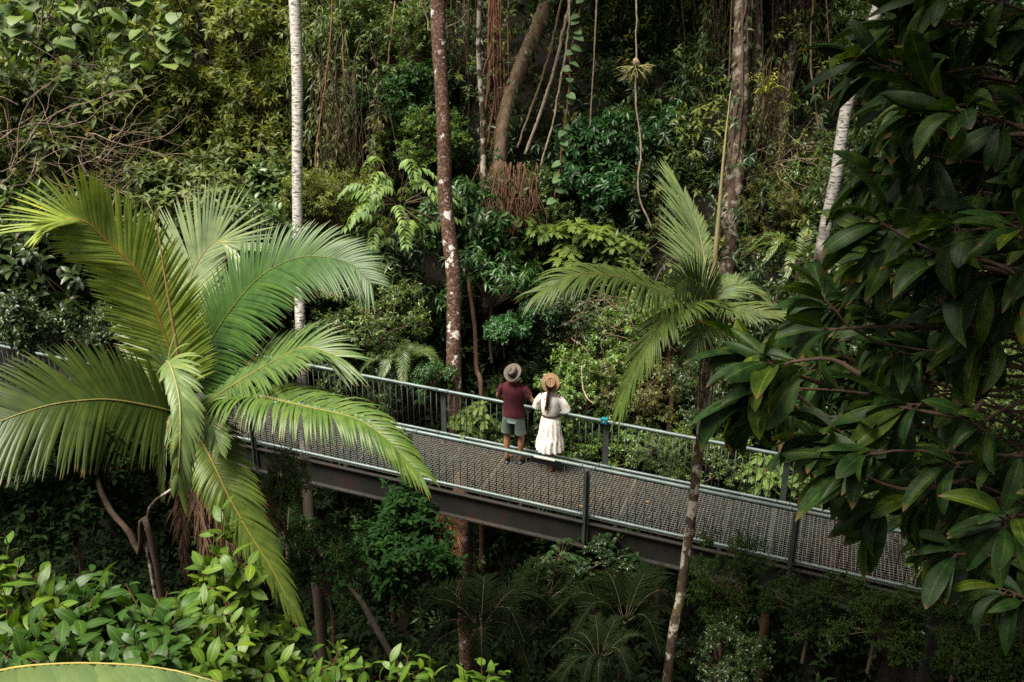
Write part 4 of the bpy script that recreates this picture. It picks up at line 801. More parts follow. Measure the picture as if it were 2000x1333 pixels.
for args in (('dark brown trunk with pale lichen patches just right of the slender palm spear', [(1452, -30, 20.5, 30), (1448, 120, 20.5, 30), (1440, 260, 20.5, 33), (1430, 400, 20.4, 36), (1418, 520, 20.3, 40)], 'bark_dark'),
             ('thin dark trunk carrying a yellow bromeliad', [(1480, -30, 21, 17), (1482, 100, 21, 18), (1480, 230, 21, 19), (1474, 380, 20.8, 20), (1468, 480, 20.7, 20)], 'bark_dark'),
             ('leaning reddish root-wrapped trunk behind the bromeliad', [(1575, -30, 22, 26), (1553, 90, 22, 27), (1530, 190, 22, 28), (1515, 300, 21.8, 30), (1500, 400, 21.6, 30)], 'bark_dark')):
    tt, tp_ = trunk('tree', args[0], args[1], args[2], cat='tree', seed=len(args[0]), wob=.13, top=3, crown=(2.4, 90))
    rng = np.random.default_rng(len(args[0])); pp = crom(tp_, 70); k = 420; q = rng.uniform(2, 60, k).astype(int); th = rng.uniform(0, 6.28, k); rd = np.stack([np.cos(th), np.sin(th), 0 * th], -1); kp = rng.uniform(0, 1, k) < .2 + .8 * (np.sin(q * .45 + len(args[0])) > .1); r0 = args[1][2][3] * 20.5 / FPX / 2
    m1, m2 = MB(), MB(); put_leaves(m1, leaf_tpl('lance', 3, 2, .7, .3), (pp[q] + rd * r0 * 1.1)[kp], (rd * .6 + rng.normal(0, .3, (k, 3)) - [0, 0, .7])[kp], (rd + [0, 0, .6])[kp], .2, .06, rng.uniform(0, .95, k)[kp])
    for j in range(16):
        t0 = rng.uniform(0, 6.28); q0 = rng.integers(0, 25); q1 = q0 + rng.integers(15, 40); qq = np.arange(q0, min(q1, 69), 2); an = t0 + np.cumsum(rng.normal(0, .12, len(qq))); m2.tube(pp[qq] + np.stack([np.cos(an), np.sin(an), 0 * an], -1) * (r0 * rng.uniform(1.05, 1.35)), rng.uniform(.012, .028), 5)
    for mb, nm, mt, cc in ((m1, 'climbing_vine', M['leaf'], (.07, .10, .03)), (m2, 'climbing_root', M['twig'], (.075, .055, .043))):
        o = mb.build(nm, mt, tt, color=cc); o.data.transform(Matrix.Translation(-tt.location))
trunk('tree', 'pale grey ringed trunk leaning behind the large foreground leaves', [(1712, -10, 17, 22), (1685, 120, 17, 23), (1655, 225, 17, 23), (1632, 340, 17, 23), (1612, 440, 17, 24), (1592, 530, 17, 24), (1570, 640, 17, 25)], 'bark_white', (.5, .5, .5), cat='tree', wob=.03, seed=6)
for k, (lab, pts) in enumerate((('dark reddish trunk behind the hanging vines left of the thick lichen-blotched trunk', [(795, -30, 25, 18), (795, 80, 25, 18), (792, 200, 25, 18)]), ('dark red trunk at top between the staghorn fern and the lichen-patched dark trunk', [(1306, -30, 24, 16), (1300, 90, 24, 16), (1292, 220, 24, 16)]),
        ('dim straight trunk in the shade at top behind the leaning vine-clad trunk', [(1028, -20, 26, 12), (1026, 120, 26, 12), (1024, 260, 26, 12)]), ('slim brown trunk rising in the dark gap above the person in maroon', [(912, 560, 19.2, 8), (925, 640, 19.1, 10), (932, 720, 19, 11), (938, 790, 18.8, 12)]),
        ('thin trunk behind the right-hand railing, left of the slender palm trunk', [(1308, 700, 18, 10), (1303, 800, 17.9, 11), (1300, 930, 17.8, 12)]), ('brown trunk behind the railing, just right of the slender palm trunk', [(1432, 820, 17.6, 16), (1434, 900, 17.5, 16), (1436, 970, 17.3, 17)]), ('dark stump behind the railing at the right under the big leaves', [(1522, 900, 17.3, 16), (1520, 960, 17.2, 17), (1518, 1010, 17., 18)]))):
    trunk('tree', lab, pts, 'bark_dark' if k < 3 else 'bark', (.09, .05, .032), cat='tree', seed=k + 20, top=2.5 if k < 3 else .6, sides=10, crown=(2.6, 100) if k < 3 else None)
trunk('fallen_tree', 'thin lichen-grey trunk leaning down to the right under the walkway', [(640, 1085, 13.8, 11), (690, 1160, 13.5, 12), (748, 1255, 13.3, 13), (820, 1380, 13.1, 14)], 'bark', (.04, .032, .024), cat='trunk', top=.6, sides=10, ground_to=False)
trunk('tree', 'crooked brown stem below the left frond tips of the large palm', [(178, 800, 10.6, 9), (192, 890, 9.7, 11), (205, 940, 9.3, 13), (225, 1000, 9.15, 13), (250, 1040, 9.1, 13), (270, 1080, 9.1, 16), (300, 1120, 9., 15)], 'bark', (.05, .034, .024), cat='tree', wob=.16, seed=9, top=.2, sides=10)
trunk('liana', 'grey curved vine arching beside the crooked brown stem', [(330, 950, 9.3, 7), (300, 985, 9.3, 8), (284, 1030, 9.3, 8), (286, 1080, 9.3, 8), (300, 1115, 9.2, 8)], 'bark_lichen', cat='vine', top=.1, sides=8, part='stem')
# ------------------------------------------------------------------ lianas
def liana(label, pts, wpx, color, group=None, wav=.02, seed=0, name='liana', leaves=0, cat='vine', ext=1.2):
    r2 = np.random.default_rng(seed); p = crom(PP(pts), 40); p[1:] += np.cumsum(r2.normal(0, wav * .35, (39, 3)), 0) * [1, 1, 0]; r = wpx * pts[0][2] / FPX / 2
    mb = MB(); p = np.vstack([p[0] + nrm(p[0] - p[1]) * ext, p]); org = p[-1].copy(); p = p - org; mb.tube(p, r * (1 + .15 * r2.normal(size=41)).clip(.6, 1.5), 6)
    if not leaves: return tag(mb.build(name, M['twig'], None, color=color, org=None), label, cat, group), org
    t = empty(name, tuple(org), label, cat, group); mb.build('stem', M['twig'], t, color=color)
    q = np.linspace(2, 40, leaves).astype(int); th = r2.uniform(0, 6.28, leaves); d = np.stack([np.cos(th), np.sin(th) * .5 - .4, -.3 + 0 * th], -1); m2 = MB()
    put_leaves(m2, leaf_tpl('heart', 5, 2, .5, .25), p[q], d, np.tile([0, -.6, .8], (leaves, 1)) + r2.normal(0, .15, (leaves, 3)), .24 * r2.uniform(.7, 1.1, leaves), .19, r2.uniform(.3, .8, leaves))
    m2.build('foliage', M['leaf'], t, color=(.09, .17, .07)); return t, org
def LI(*a, **k):
    o, org = liana(*a, **k); o.location = tuple(org)
pale, red, gry = (.33, .27, .21), (.14, .055, .035), (.20, .15, .11)
LI('thick pale liana slanting left from the top between the vine-clad trunk and the heart-leaved vine', [(1117, -10, 21, 1), (1095, 90, 21, 1), (1070, 180, 21, 1), (1045, 250, 21, 1), (1024, 302, 21, 1)], 7, pale, seed=1)
LI('second slanting liana running just left of the thick pale one', [(1100, -10, 21.2, 1), (1075, 110, 21.2, 1), (1045, 210, 21.2, 1), (1015, 290, 21.2, 1)], 5, gry, seed=2)
LI('thin liana slanting right of the thick pale one down towards the fern shrubs', [(1112, 40, 20.8, 1), (1100, 120, 20.8, 1), (1085, 230, 20.8, 1), (1058, 325, 20.8, 1)], 4, pale, seed=3)
LI('straight pale thread of liana hanging left of the staghorn fern', [(1166, -10, 21, 1), (1160, 100, 21, 1), (1152, 250, 21, 1)], 3, pale, seed=4, wav=.005)
LI('long twisted liana passing behind the staghorn fern', [(1243, -10, 20, 1), (1245, 110, 20, 1), (1250, 200, 20, 1), (1260, 290, 20, 1), (1258, 370, 20, 1), (1282, 450, 20, 1)], 3.4, (.25, .2, .155), seed=5, wav=.03)
LI('leafy vine with round leaves strung down it, right of the slanting lianas', [(1138, -10, 20.2, 1), (1118, 90, 20.2, 1), (1110, 180, 20.2, 1), (1098, 280, 20.2, 1), (1086, 390, 20.2, 1)], 3, red, seed=6, leaves=26)
LI('arched bare liana curving left of the thick lichen-blotched trunk at top', [(820, 0, 21, 1), (838, 40, 21, 1), (846, 60, 20.8, 1), (900, 45, 20.8, 1), (925, 20, 20.8, 1)], 3, gry, seed=7)
LI('rust-red liana hanging beside the white-barked trunk', [(652, -20, 21, 1), (642, 120, 21, 1), (628, 210, 21, 1), (615, 300, 21, 1), (618, 345, 21, 1)], 3, (.2, .1, .06), seed=8)
LI('pale forked bare branch poking up behind the railing right of the floral dress', [(1136, 725, 17.3, 1), (1140, 760, 17.3, 1), (1150, 780, 17.2, 1), (1160, 790, 17.2, 1)], 3, (.4, .34, .28), seed=9, name='bare_branch', cat='branch', ext=.1, wav=.008)
for k in range(11):
    r2 = np.random.default_rng(80 + k); x = 953 + k * 3.2 + r2.normal(0, 4)
    LI('reddish aerial root hanging in the bundle at top right of the thin spotted trunk', [(x, -20, 22.6, 1), (x + r2.normal(0, 6), 90, 22.6, 1), (x + r2.normal(0, 8), 190 + r2.uniform(-60, 40), 22.6, 1), (x + r2.normal(0, 10), 250 + r2.uniform(-60, 60), 22.6, 1)], r2.uniform(2.5, 5), (.17, .075, .05), 'bundle of hanging aerial roots', seed=80 + k, name='aerial_root', cat='root')
for k, (x, y0, y1, d) in enumerate(((690, -20, 160, 23), (707, -20, 230, 23), (818, -20, 150, 24), (826, -20, 120, 24), (905, -20, 230, 24), (1215, -20, 180, 23.5), (1268, -20, 130, 23.5), (1330, -20, 210, 23), (1352, -20, 280, 23), (1392, -20, 200, 22.5), (1410, -20, 160, 22.5), (1512, -20, 150, 22), (1590, -20, 260, 21), (1610, -20, 200, 21), (760, 100, 330, 22), (668, 60, 330, 22))):
    r2 = np.random.default_rng(100 + k)
    LI('thin brown liana hanging straight down in the dim forest behind', [(x, y0, d, 1), (x + r2.normal(0, 5), (y0 + y1) / 2, d, 1), (x + r2.normal(0, 10), y1, d, 1)], r2.uniform(2.2, 4.5), (.16, .10, .07), 'thin lianas hanging in the forest', seed=100 + k)
# root mass under the vine-clad trunk
rng = np.random.default_rng(21); rt = empty('root_mass', tuple(P(985, 460, 21.6)), 'tangled brown root mass hanging at the foot of the leaning vine-clad trunk', 'roots'); mb = MB(); org = P(985, 460, 21.6)
for k in range(260):
    a = (rng.normal(992, 26) + rng.choice([-14, 0, 18]), rng.uniform(315, 400), 20.3 + rng.normal(0, .3)); b = (a[0] + rng.normal(0, 9), a[1] + rng.uniform(20, 60), a[2]); c = (b[0] + rng.normal(0, 11), b[1] + rng.uniform(5, 45), b[2] + rng.normal(0, .1))
    mb.tube(crom(PP([a, b, c]), 7) - org, rng.uniform(.004, .016), 4)
mb.build('root', M['twig'], rt, color=(.15, .082, .052))
# epiphytes
bt = plant('brom', 1493, 190, 20.2, 58, 60, (.34, .36, .05), 'bromeliad', 'yellow bromeliad growing on the thin dark trunk at upper right', 'plant', twig=(.1, .07, .04), down=.02)
c = P(1242, 122, 19.9); st = empty('staghorn_fern', tuple(c), 'pale staghorn fern clump with forked fronds hanging on a liana', 'fern'); mb = MB()
rr = np.random.default_rng(4)
for k in range(46):
    th = rr.uniform(0, 6.28); e = rr.uniform(-.9, .5); d = np.array([math.cos(th), math.sin(th), e]); q = [np.array([0, 0, -.1])]
    for j in range(6): d = nrm(d + [0, 0, -.13] + rr.normal(0, .09, 3)); q.append(q[-1] + d * rr.uniform(.05, .085))
    mb.tube(q, np.linspace(.014, .006, 7), 4); mb.tube([q[3], q[4] + rr.normal(0, .04, 3), q[4] + d * .15 + rr.normal(0, .06, 3)], [.01, .008, .005], 4)
mb.build('frond', M['rachis'], st, color=(.24, .24, .10)); mb = MB(); mb.loft([(0, 0, -.12, .02, .02), (0, 0, -.09, .06, .05), (0.01, 0, -.04, .085, .075), (0, 0, .02, .075, .08), (-.01, 0, .07, .045, .05), (0, 0, .10, .015, .015)], 14, True, True, fn=lambda t, i: 1 + .12 * np.sin(3 * t + i)); mb.build('root_ball', M['twig'], st, color=(.30, .235, .165))

df = empty('dead_palm_frond', tuple(P(868, 985, 16.6)), 'rust-brown dead frond hanging under the walkway beside the brown trunk', 'dead frond')
for q, pts in enumerate(([(866, 985, 16.6), (880, 1010, 16.4), (892, 1045, 16.3), (896, 1085, 16.3)], [(862, 985, 16.7), (868, 1020, 16.5), (876, 1050, 16.5), (884, 1080, 16.5)])):
    frond(df, pts, cv(.2, .2, 1), .42, .3, (1, 1, 1), tuple(P(868, 985, 16.6)), name='frond', mat='dead_rust', seed=50 + q, n=26, a0=34, a1=10, droop=.6, wid=.022, jit=.12, m=4, rr=.014)
# ------------------------------------------------------------------ foreground big-leaf tree
def mk_tree():
    rng = np.random.default_rng(77); tb = np.array([3.1, 2.2, 0.]); tb[2] = float(ground(tb[0], tb[1])) - .2
    t = empty('tree', tuple(tb), 'large-leaved dark glossy tree whose branches hang into the foreground at the right', 'tree')
    def fin(mb, nm, mat, color): mb.V = [v - tb for v in mb.V]; return mb.build(nm, mat, t, color=color)
    mb = MB(); ring_trunk(mb, [tb, (3.0, 2.3, 3.5), (3.05, 2.4, 7), (2.9, 2.6, 10.5), (2.7, 3.0, 12.5)], [.24, .2, .17, .12, .05], 14, .06, 2, 60); fin(mb, 'trunk', M['bark'], (.11, .085, .065))
    tpls = [leaf_tpl(kd, 10, 4, b, f, curl=c) for kd, b, f, c in (('spoon', .9, .3, .1), ('spoon', .5, .6, .05), ('spoon', 1.4, .35, .2), ('ellip', .6, .4, .1), ('ellip', 1.0, .2, .35), ('spoon', 1.2, .8, .0))]
    lm = MB(); br = MB()
    def whorl(p, sdir, n, L, droop, lm=lm):
        sdir = nrm(np.array(sdir)); p0 = perp(sdir[None], rng)[0]; q0 = np.cross(sdir, p0); ph0 = rng.uniform(0, 6.28)
        for j in range(n):
            ph = ph0 + j * 2.4; an = rng.uniform(.35, 1.3); pr = math.cos(ph) * p0 + math.sin(ph) * q0
            d = sdir * math.cos(an) + pr * math.sin(an) + np.array([-.22, 0, -droop * rng.choice([.1, .35, .6, .9, 1.8])]); l = L * rng.uniform(.68, 1.12); st_ = nrm(d)
            nh = nrm(sdir * .3 + np.array([0, 0, 1.]) + rng.normal(0, .45, 3)); ps = p - sdir * rng.uniform(0, .07)
            br.tube([ps, ps + st_ * .022], .0028, 4, cap=False)
            put_leaves(lm, tpls[rng.integers(6)], (ps + st_ * .02)[None], d[None], nh[None], l, l * rng.uniform(.25, .37), np.array([rng.choice([rng.uniform(0, .25), rng.uniform(0, .5), rng.uniform(.4, .88)]) if rng.uniform() > .17 else rng.uniform(.94, .972)]))
    T = lambda px, py, d: P(px, py, d)
    # main boughs: photo pixel + distance from the right edge inwards
    boughs = [[(2300, 960, 2.9, 15), (2000, 897, 2.9, 12), (1850, 885, 2.85, 10), (1710, 848, 2.8, 8), (1605, 808, 2.8, 7), (1524, 738, 2.8, 6), (1472, 694, 2.8, 5)],
              [(2300, 940, 2.8, 12), (1990, 890, 2.75, 9), (1870, 905, 2.7, 8), (1790, 880, 2.65, 6), (1690, 893, 2.6, 5)],
              [(2300, 700, 3.1, 15), (2000, 720, 3.05, 12), (1850, 690, 3.0, 9), (1727, 670, 2.95, 7), (1654, 633, 2.9, 6), (1606, 578, 2.9, 5)],
              [(2250, 420, 2.7, 12), (1990, 436, 2.65, 8), (1920, 447, 2.65, 6), (1858, 452, 2.6, 5)],
              [(2250, 330, 3.1, 14), (2000, 280, 3.05, 11), (1860, 203, 3.0, 8), (1787, 77, 3.0, 6), (1752, 30, 3.0, 5)],
              [(1860, 203, 3.0, 7), (1800, 165, 3.0, 6), (1740, 135, 3.0, 5), (1685, 112, 3.0, 5)],
              [(2250, 330, 2.6, 12), (2000, 250, 2.6, 9), (1920, 225, 2.55, 7), (1868, 218, 2.5, 5)],
              [(2200, 480, 3.2, 12), (1950, 390, 3.2, 9), (1800, 350, 3.15, 7), (1705, 335, 3.1, 5)],
              [(2250, 1000, 2.3, 12), (2020, 1000, 2.25, 8), (1955, 1022, 2.2, 5)],
              [(2200, 760, 3.2, 12), (1960, 700, 3.2, 9), (1800, 560, 3.15, 7), (1720, 470, 3.1, 5)],
              [(1710, 848, 2.8, 6), (1660, 845, 2.75, 5), (1622, 858, 2.7, 5)],
              [(1524, 738, 2.8, 5), (1490, 760, 2.75, 5), (1462, 792, 2.75, 4)],
              [(2250, 60, 2.9, 12), (2000, 20, 2.9, 9), (1900, -10, 2.9, 7), (1830, -10, 2.9, 5)],
              [(2200, 600, 2.4, 12), (2050, 500, 2.35, 7), (1985, 445, 2.3, 5)],
              [(1850, 885, 2.85, 7), (1780, 960, 2.8, 6), (1720, 1000, 2.8, 5)],
              [(2000, 897, 2.9, 8), (1950, 990, 2.9, 7), (1850, 1060, 2.9, 5)]]
    for q, bgh in enumerate(boughs):
        pts = crom([T(*b[:3]) for b in bgh], 24) + rng.normal(0, .003, (24, 3)); br.tube(pts, np.interp(np.linspace(0, 1, 24), np.linspace(0, 1, len(bgh)), [b[3] * b[2] / FPX / 2 for b in bgh]), 7)
        if bgh[0][0] >= 2200:
            h = pts[0]; s = np.array([3.0, 2.4, min(10.5, h[2] + .2)]); br.tube(crom([s, (s + h) / 2 + [0, 0, .1], h], 8), np.linspace(.05, .012, 8), 7)
        d = nrm(pts[-1] - pts[-3]); whorl(pts[-1], d + [0, 0, -.05], 10, .20 * bgh[-1][2] / 2.8, .45)
        for k in (17, 12): whorl(pts[k], nrm(d + rng.normal(0, .5, 3)), 5, .20 * bgh[-1][2] / 2.8, .6)
    # side twigs filling the mass behind and below the boughs
    poly = [(1745, 20), (1700, 120), (1720, 230), (1700, 330), (1720, 430), (1690, 520), (1600, 600), (1560, 640), (1480, 720), (1500, 790), (1600, 880), (1700, 950), (1780, 1040), (1860, 1110), (1900, 1180), (2080, 1200), (2080, 900), (1960, 860), (1900, 800), (1960, 600), (2080, 560), (2080, 20)]
    def inside(x, y):
        r = False; j = len(poly) - 1
        for i_ in range(len(poly)):
            a, b = poly[i_], poly[j]
            if (a[1] > y) != (b[1] > y) and x < (b[0] - a[0]) * (y - a[1]) / (b[1] - a[1]) + a[0]: r = not r
            j = i_
        return r
    c = 0
    while c < 185:
        x, y = rng.uniform(1460, 2080), rng.uniform(0, 1200)
        if not inside(x, y): continue
        dd = rng.uniform(2.6, 4.8); e = T(x, y, dd); s = T(x + rng.uniform(120, 320), y + rng.uniform(-40, 120), dd + rng.uniform(-.1, .3)); pts = crom([s, (s + e) / 2 + rng.normal(0, .04, 3), e], 8); br.tube(pts, np.linspace(.009, .004, 8), 5)
        whorl(e, nrm(e - s) + [0, 0, -.1], rng.integers(7, 11), .20 * rng.uniform(.75, 1.15), rng.uniform(.3, 1.0)); c += 1
    fin(lm, 'foliage', M['leaf_big'], (.026, .060, .014)); fin(br, 'branch', M['twig'], (.085, .055, .038))
    # upper crown, over and beside the camera: it shades the hanging boughs
    um_, ub = MB(), MB(); tp = leaf_tpl('lance', 3, 2, .7, .3)
    for k in range(260):
        e = np.array([rng.uniform(.3, 6.0), rng.uniform(.3, 7.5), rng.uniform(9.2, 12.8)])
        if e[0] < .2 + .25 * (e[2] - 10) * -1: continue
        s = np.array([2.9, 2.6, rng.uniform(8.5, 11)]); 
        if k % 4 == 0: ub.tube(crom([s, (s + e) / 2 + [0, 0, .2], e], 8), np.linspace(.04, .008, 8), 5)
        pos = e + rng.normal(0, .38, (16, 3)); pos[:, 2] = np.maximum(pos[:, 2], 8.9); sprigs(um_, rng, pos, nrm(rng.normal(size=(16, 3)) + [0, 0, .3]), 8, .1, 1.2, .4, tp, .25, .36)
    fin(um_, 'crown', M['leaf_gloss'], (.024, .058, .022)); fin(ub, 'bough', M['bark'], (.11, .085, .065))
mk_tree()
def added_shade_tree(tb, crowns, n, label, seed):  # added unseen tree; crowns placed to block sun and sky above the gully
    rng = np.random.default_rng(seed); tb = np.array(tb, float); tb[2] = float(ground(tb[0], tb[1])) - .2; t = empty('added_shade_tree', tuple(tb), label, 'tree')
    mb, lm = MB(), MB(); top = np.array([tb[0], tb[1], 12.]); ring_trunk(mb, [tb, (tb + top) / 2 + [.2, .1, 0], top], [.35, .26, .12], 14, .06, seed, 50); tp = leaf_tpl('ellip', 2, 2, .6, .3)
    for k in range(n):
        cx, cy, cz, r = crowns[k % len(crowns)]; d = nrm(rng.normal(size=3)); e = np.array([cx, cy, cz]) + d * np.array([r, r, r * .5]) * rng.uniform(.3, 1); e[2] = max(e[2], 9.6)
        if k % 5 == 0: s = top + [0, 0, -rng.uniform(.5, 2.5)]; mb.tube(crom([s, (s + e) / 2 + [0, 0, .5], e], 8), np.linspace(.07, .012, 8), 5)
        pos = e + rng.normal(0, .42, (18, 3)); sprigs(lm, rng, pos, nrm(rng.normal(size=(18, 3)) + [0, 0, .4]), 8, .2, 1.2, .3, tp, .22, .42)
    for q, nm, mt, cc in ((mb, 'trunk', M['bark'], (.10, .07, .05)), (lm, 'crown', M['leaf_gloss'], (.03, .065, .025))):
        q.V = [v - tb for v in q.V]; q.build(nm, mt, t, color=cc)
added_shade_tree((11.5, 13.5, 0), [(8.2, 12.2, 11.5, 2.2), (11, 13, 12, 2.6), (13.5, 14, 12, 2.4), (10.5, 10.5, 11.5, 2.2), (7.2, 10.6, 11, 1.6), (13.5, 11.5, 12, 2.2), (1.6, 8.3, 11.5, 1.5), (5.4, 9.2, 11.5, 1.8), (4.4, 6.8, 11, 1.6), (-.6, 9., 11.8, 1.5), (1., 7.2, 11.5, 1.4), (8.5, 17, 12, 2.3)], 600, 'unseen canopy tree beyond the right edge, added to shade the gully', 5)

# ------------------------------------------------------------------ foreground shrubs, lower left
def shrub(label, tips, color, L=.115, base=None, seed=0, W=.42, kind='ellip', n=9, tw=.32, stemc=(.12, .06, .035)):
    rng = np.random.default_rng(seed); w3 = [P(*t) for t in tips]; m = np.mean(w3, 0); b = np.array([m[0], m[1] + .15, 0]); b[2] = float(ground(b[0], b[1])) - .1
    b[2] = min(b[2], m[2] - .8); t = empty('shrub', tuple(b), label, 'shrub', 'leafy shrubs in the lower foreground'); lm, st_ = MB(), MB(); tpls = [leaf_tpl(kind, 6, 4, x, .35, curl=.12) for x in (.4, .8, 1.1)]
    hub = m - [0, 0, .55]; st_.tube(crom([b, (b + hub) / 2 + rng.normal(0, .05, 3), hub], 8), np.linspace(.03, .016, 8), 6)
    for q, e in enumerate(w3):
        p = crom([hub + rng.normal(0, .06, 3), (hub * .5 + e * .5) + rng.normal(0, .05, 3), e], 14); st_.tube(p, np.linspace(.010, .0025, 14), 5)
        d = nrm(p[-1] - p[-4]); up = nrm(d + rng.normal(0, .2, 3) + [0, 0, .5])
        sprigs(lm, rng, e[None] + 0, up[None], n, tw, 1.05, .18, tpls[q % 3], L * rng.uniform(.8, 1.12), W, .7, .34)
        for z in (10, 7): 
            sd_ = nrm(perp(d[None], rng)[0] + [0, 0, .5]); e2 = p[z] + sd_ * .14; st_.tube([p[z], e2], [.004, .002], 4); sprigs(lm, rng, e2[None], sd_[None], 6, .14, 1.05, .25, tpls[(q + 1) % 3], L * .95, W, 1., .28)
    for mb, nm, mt, cc in ((lm, 'foliage', M['leaf_shrub'], color), (st_, 'stem', M['twig'], stemc)):
        mb.V = [v - b for v in mb.V]; mb.build(nm, mt, t, color=cc)
def fan(seed, x0, x1, y0, y1, d0, d1, k):
    r = np.random.default_rng(seed); o = []
    for i_ in range(k):
        x = x0 + (x1 - x0) * (i_ + r.uniform()) / k; f = r.uniform() ** .8; o.append((x, y0 + (y1 - y0) * f, d1 + (d0 - d1) * (1 - f) + r.normal(0, .08)))
    return o
lg, mg = (.070, .135, .017), (.036, .086, .014)
shrub('tallest bright shrub sprig standing up in front of the dead palm skirt', [(432, 992, 4.9), (418, 1040, 4.9), (446, 1075, 4.9), (395, 1100, 4.8), (455, 1120, 4.9), (385, 1150, 4.8), (430, 1160, 4.8), (470, 1180, 4.9)], lg, .118, seed=1)
shrub('upright leafy shrub cut by the left edge, red-brown stem', [(10, 1045, 4.5), (40, 1090, 4.4), (-30, 1110, 4.4), (70, 1120, 4.4), (5, 1150, 4.3), (60, 1180, 4.3), (100, 1190, 4.4), (-20, 1220, 4.2)], lg, .118, seed=2)
shrub('bushy shrub just right of the upright left-edge shrub', fan(3, 110, 230, 1105, 1260, 4.7, 4.2, 13), mg, .118, seed=3)
shrub('bushy shrub below the crooked brown stem', fan(4, 220, 340, 1100, 1260, 4.8, 4.2, 13), mg, .12, seed=4)
shrub('dense shrub below the tallest sprig', fan(5, 330, 450, 1150, 1310, 4.7, 4.2, 13), lg, .115, seed=5)
shrub('low shrub directly above the broad leaf at the bottom left corner', fan(6, -20, 160, 1210, 1330, 4.1, 3.8, 14), mg, .118, seed=6)
shrub('low shrub at the bottom edge between two bushier shrubs', fan(7, 160, 340, 1230, 1350, 4.1, 3.8, 14), mg, .12, seed=7)
shrub('yellow-tipped shrub beneath the hanging frond tip of the large palm', fan(8, 450, 560, 1180, 1320, 5.2, 4.6, 13), lg, .11, seed=8)
shrub('shrub at the bottom edge with fresh yellow-green tips, left of the isolated small sprigs', fan(9, 550, 690, 1215, 1350, 5.3, 4.7, 14), lg, .105, seed=9)
shrub('small shrub sprig with an arched top at the bottom edge under the dark gully', [(760, 1290, 5.2), (800, 1270, 5.2), (740, 1320, 5.1), (780, 1330, 5.1), (835, 1310, 5.2)], lg, .10, seed=10)
shrub('rightmost of the isolated shrub sprigs at the bottom edge', [(940, 1285, 5.4), (905, 1310, 5.3), (950, 1325, 5.3), (880, 1335, 5.3)], lg, .10, seed=11)
# near frond across the bottom left corner
org = P(-330, 1500, 2.6); org[2] -= 1.2; t = empty('palm', tuple(org), 'near palm frond with yellowish midrib arching across the bottom left corner', 'palm frond')
frond(t, [(-330, 1480, 2.5), (-150, 1356, 2.4), (0, 1310, 2.3), (110, 1297, 2.22), (220, 1297, 2.15), (330, 1308, 2.1), (450, 1340, 2.05)], cv(0, 1, .12), .40, .10, (.11, .165, .06), tuple(org), (.32, .27, .09), seed=71, n=50, a0=52, a1=22, droop=.75, wid=.040, prof=(.8, .3, .55), lift=-.12, m=8, rr=.005, jit=.05)
mb = MB(); mb.tube([(0, 0, 0), (P(-330, 1480, 2.5) - org) * .6, P(-330, 1480, 2.5) - org], [.02, .014, .008], 6); mb.build('leaf_stalk', M['rachis'], t, color=(.2, .2, .06))

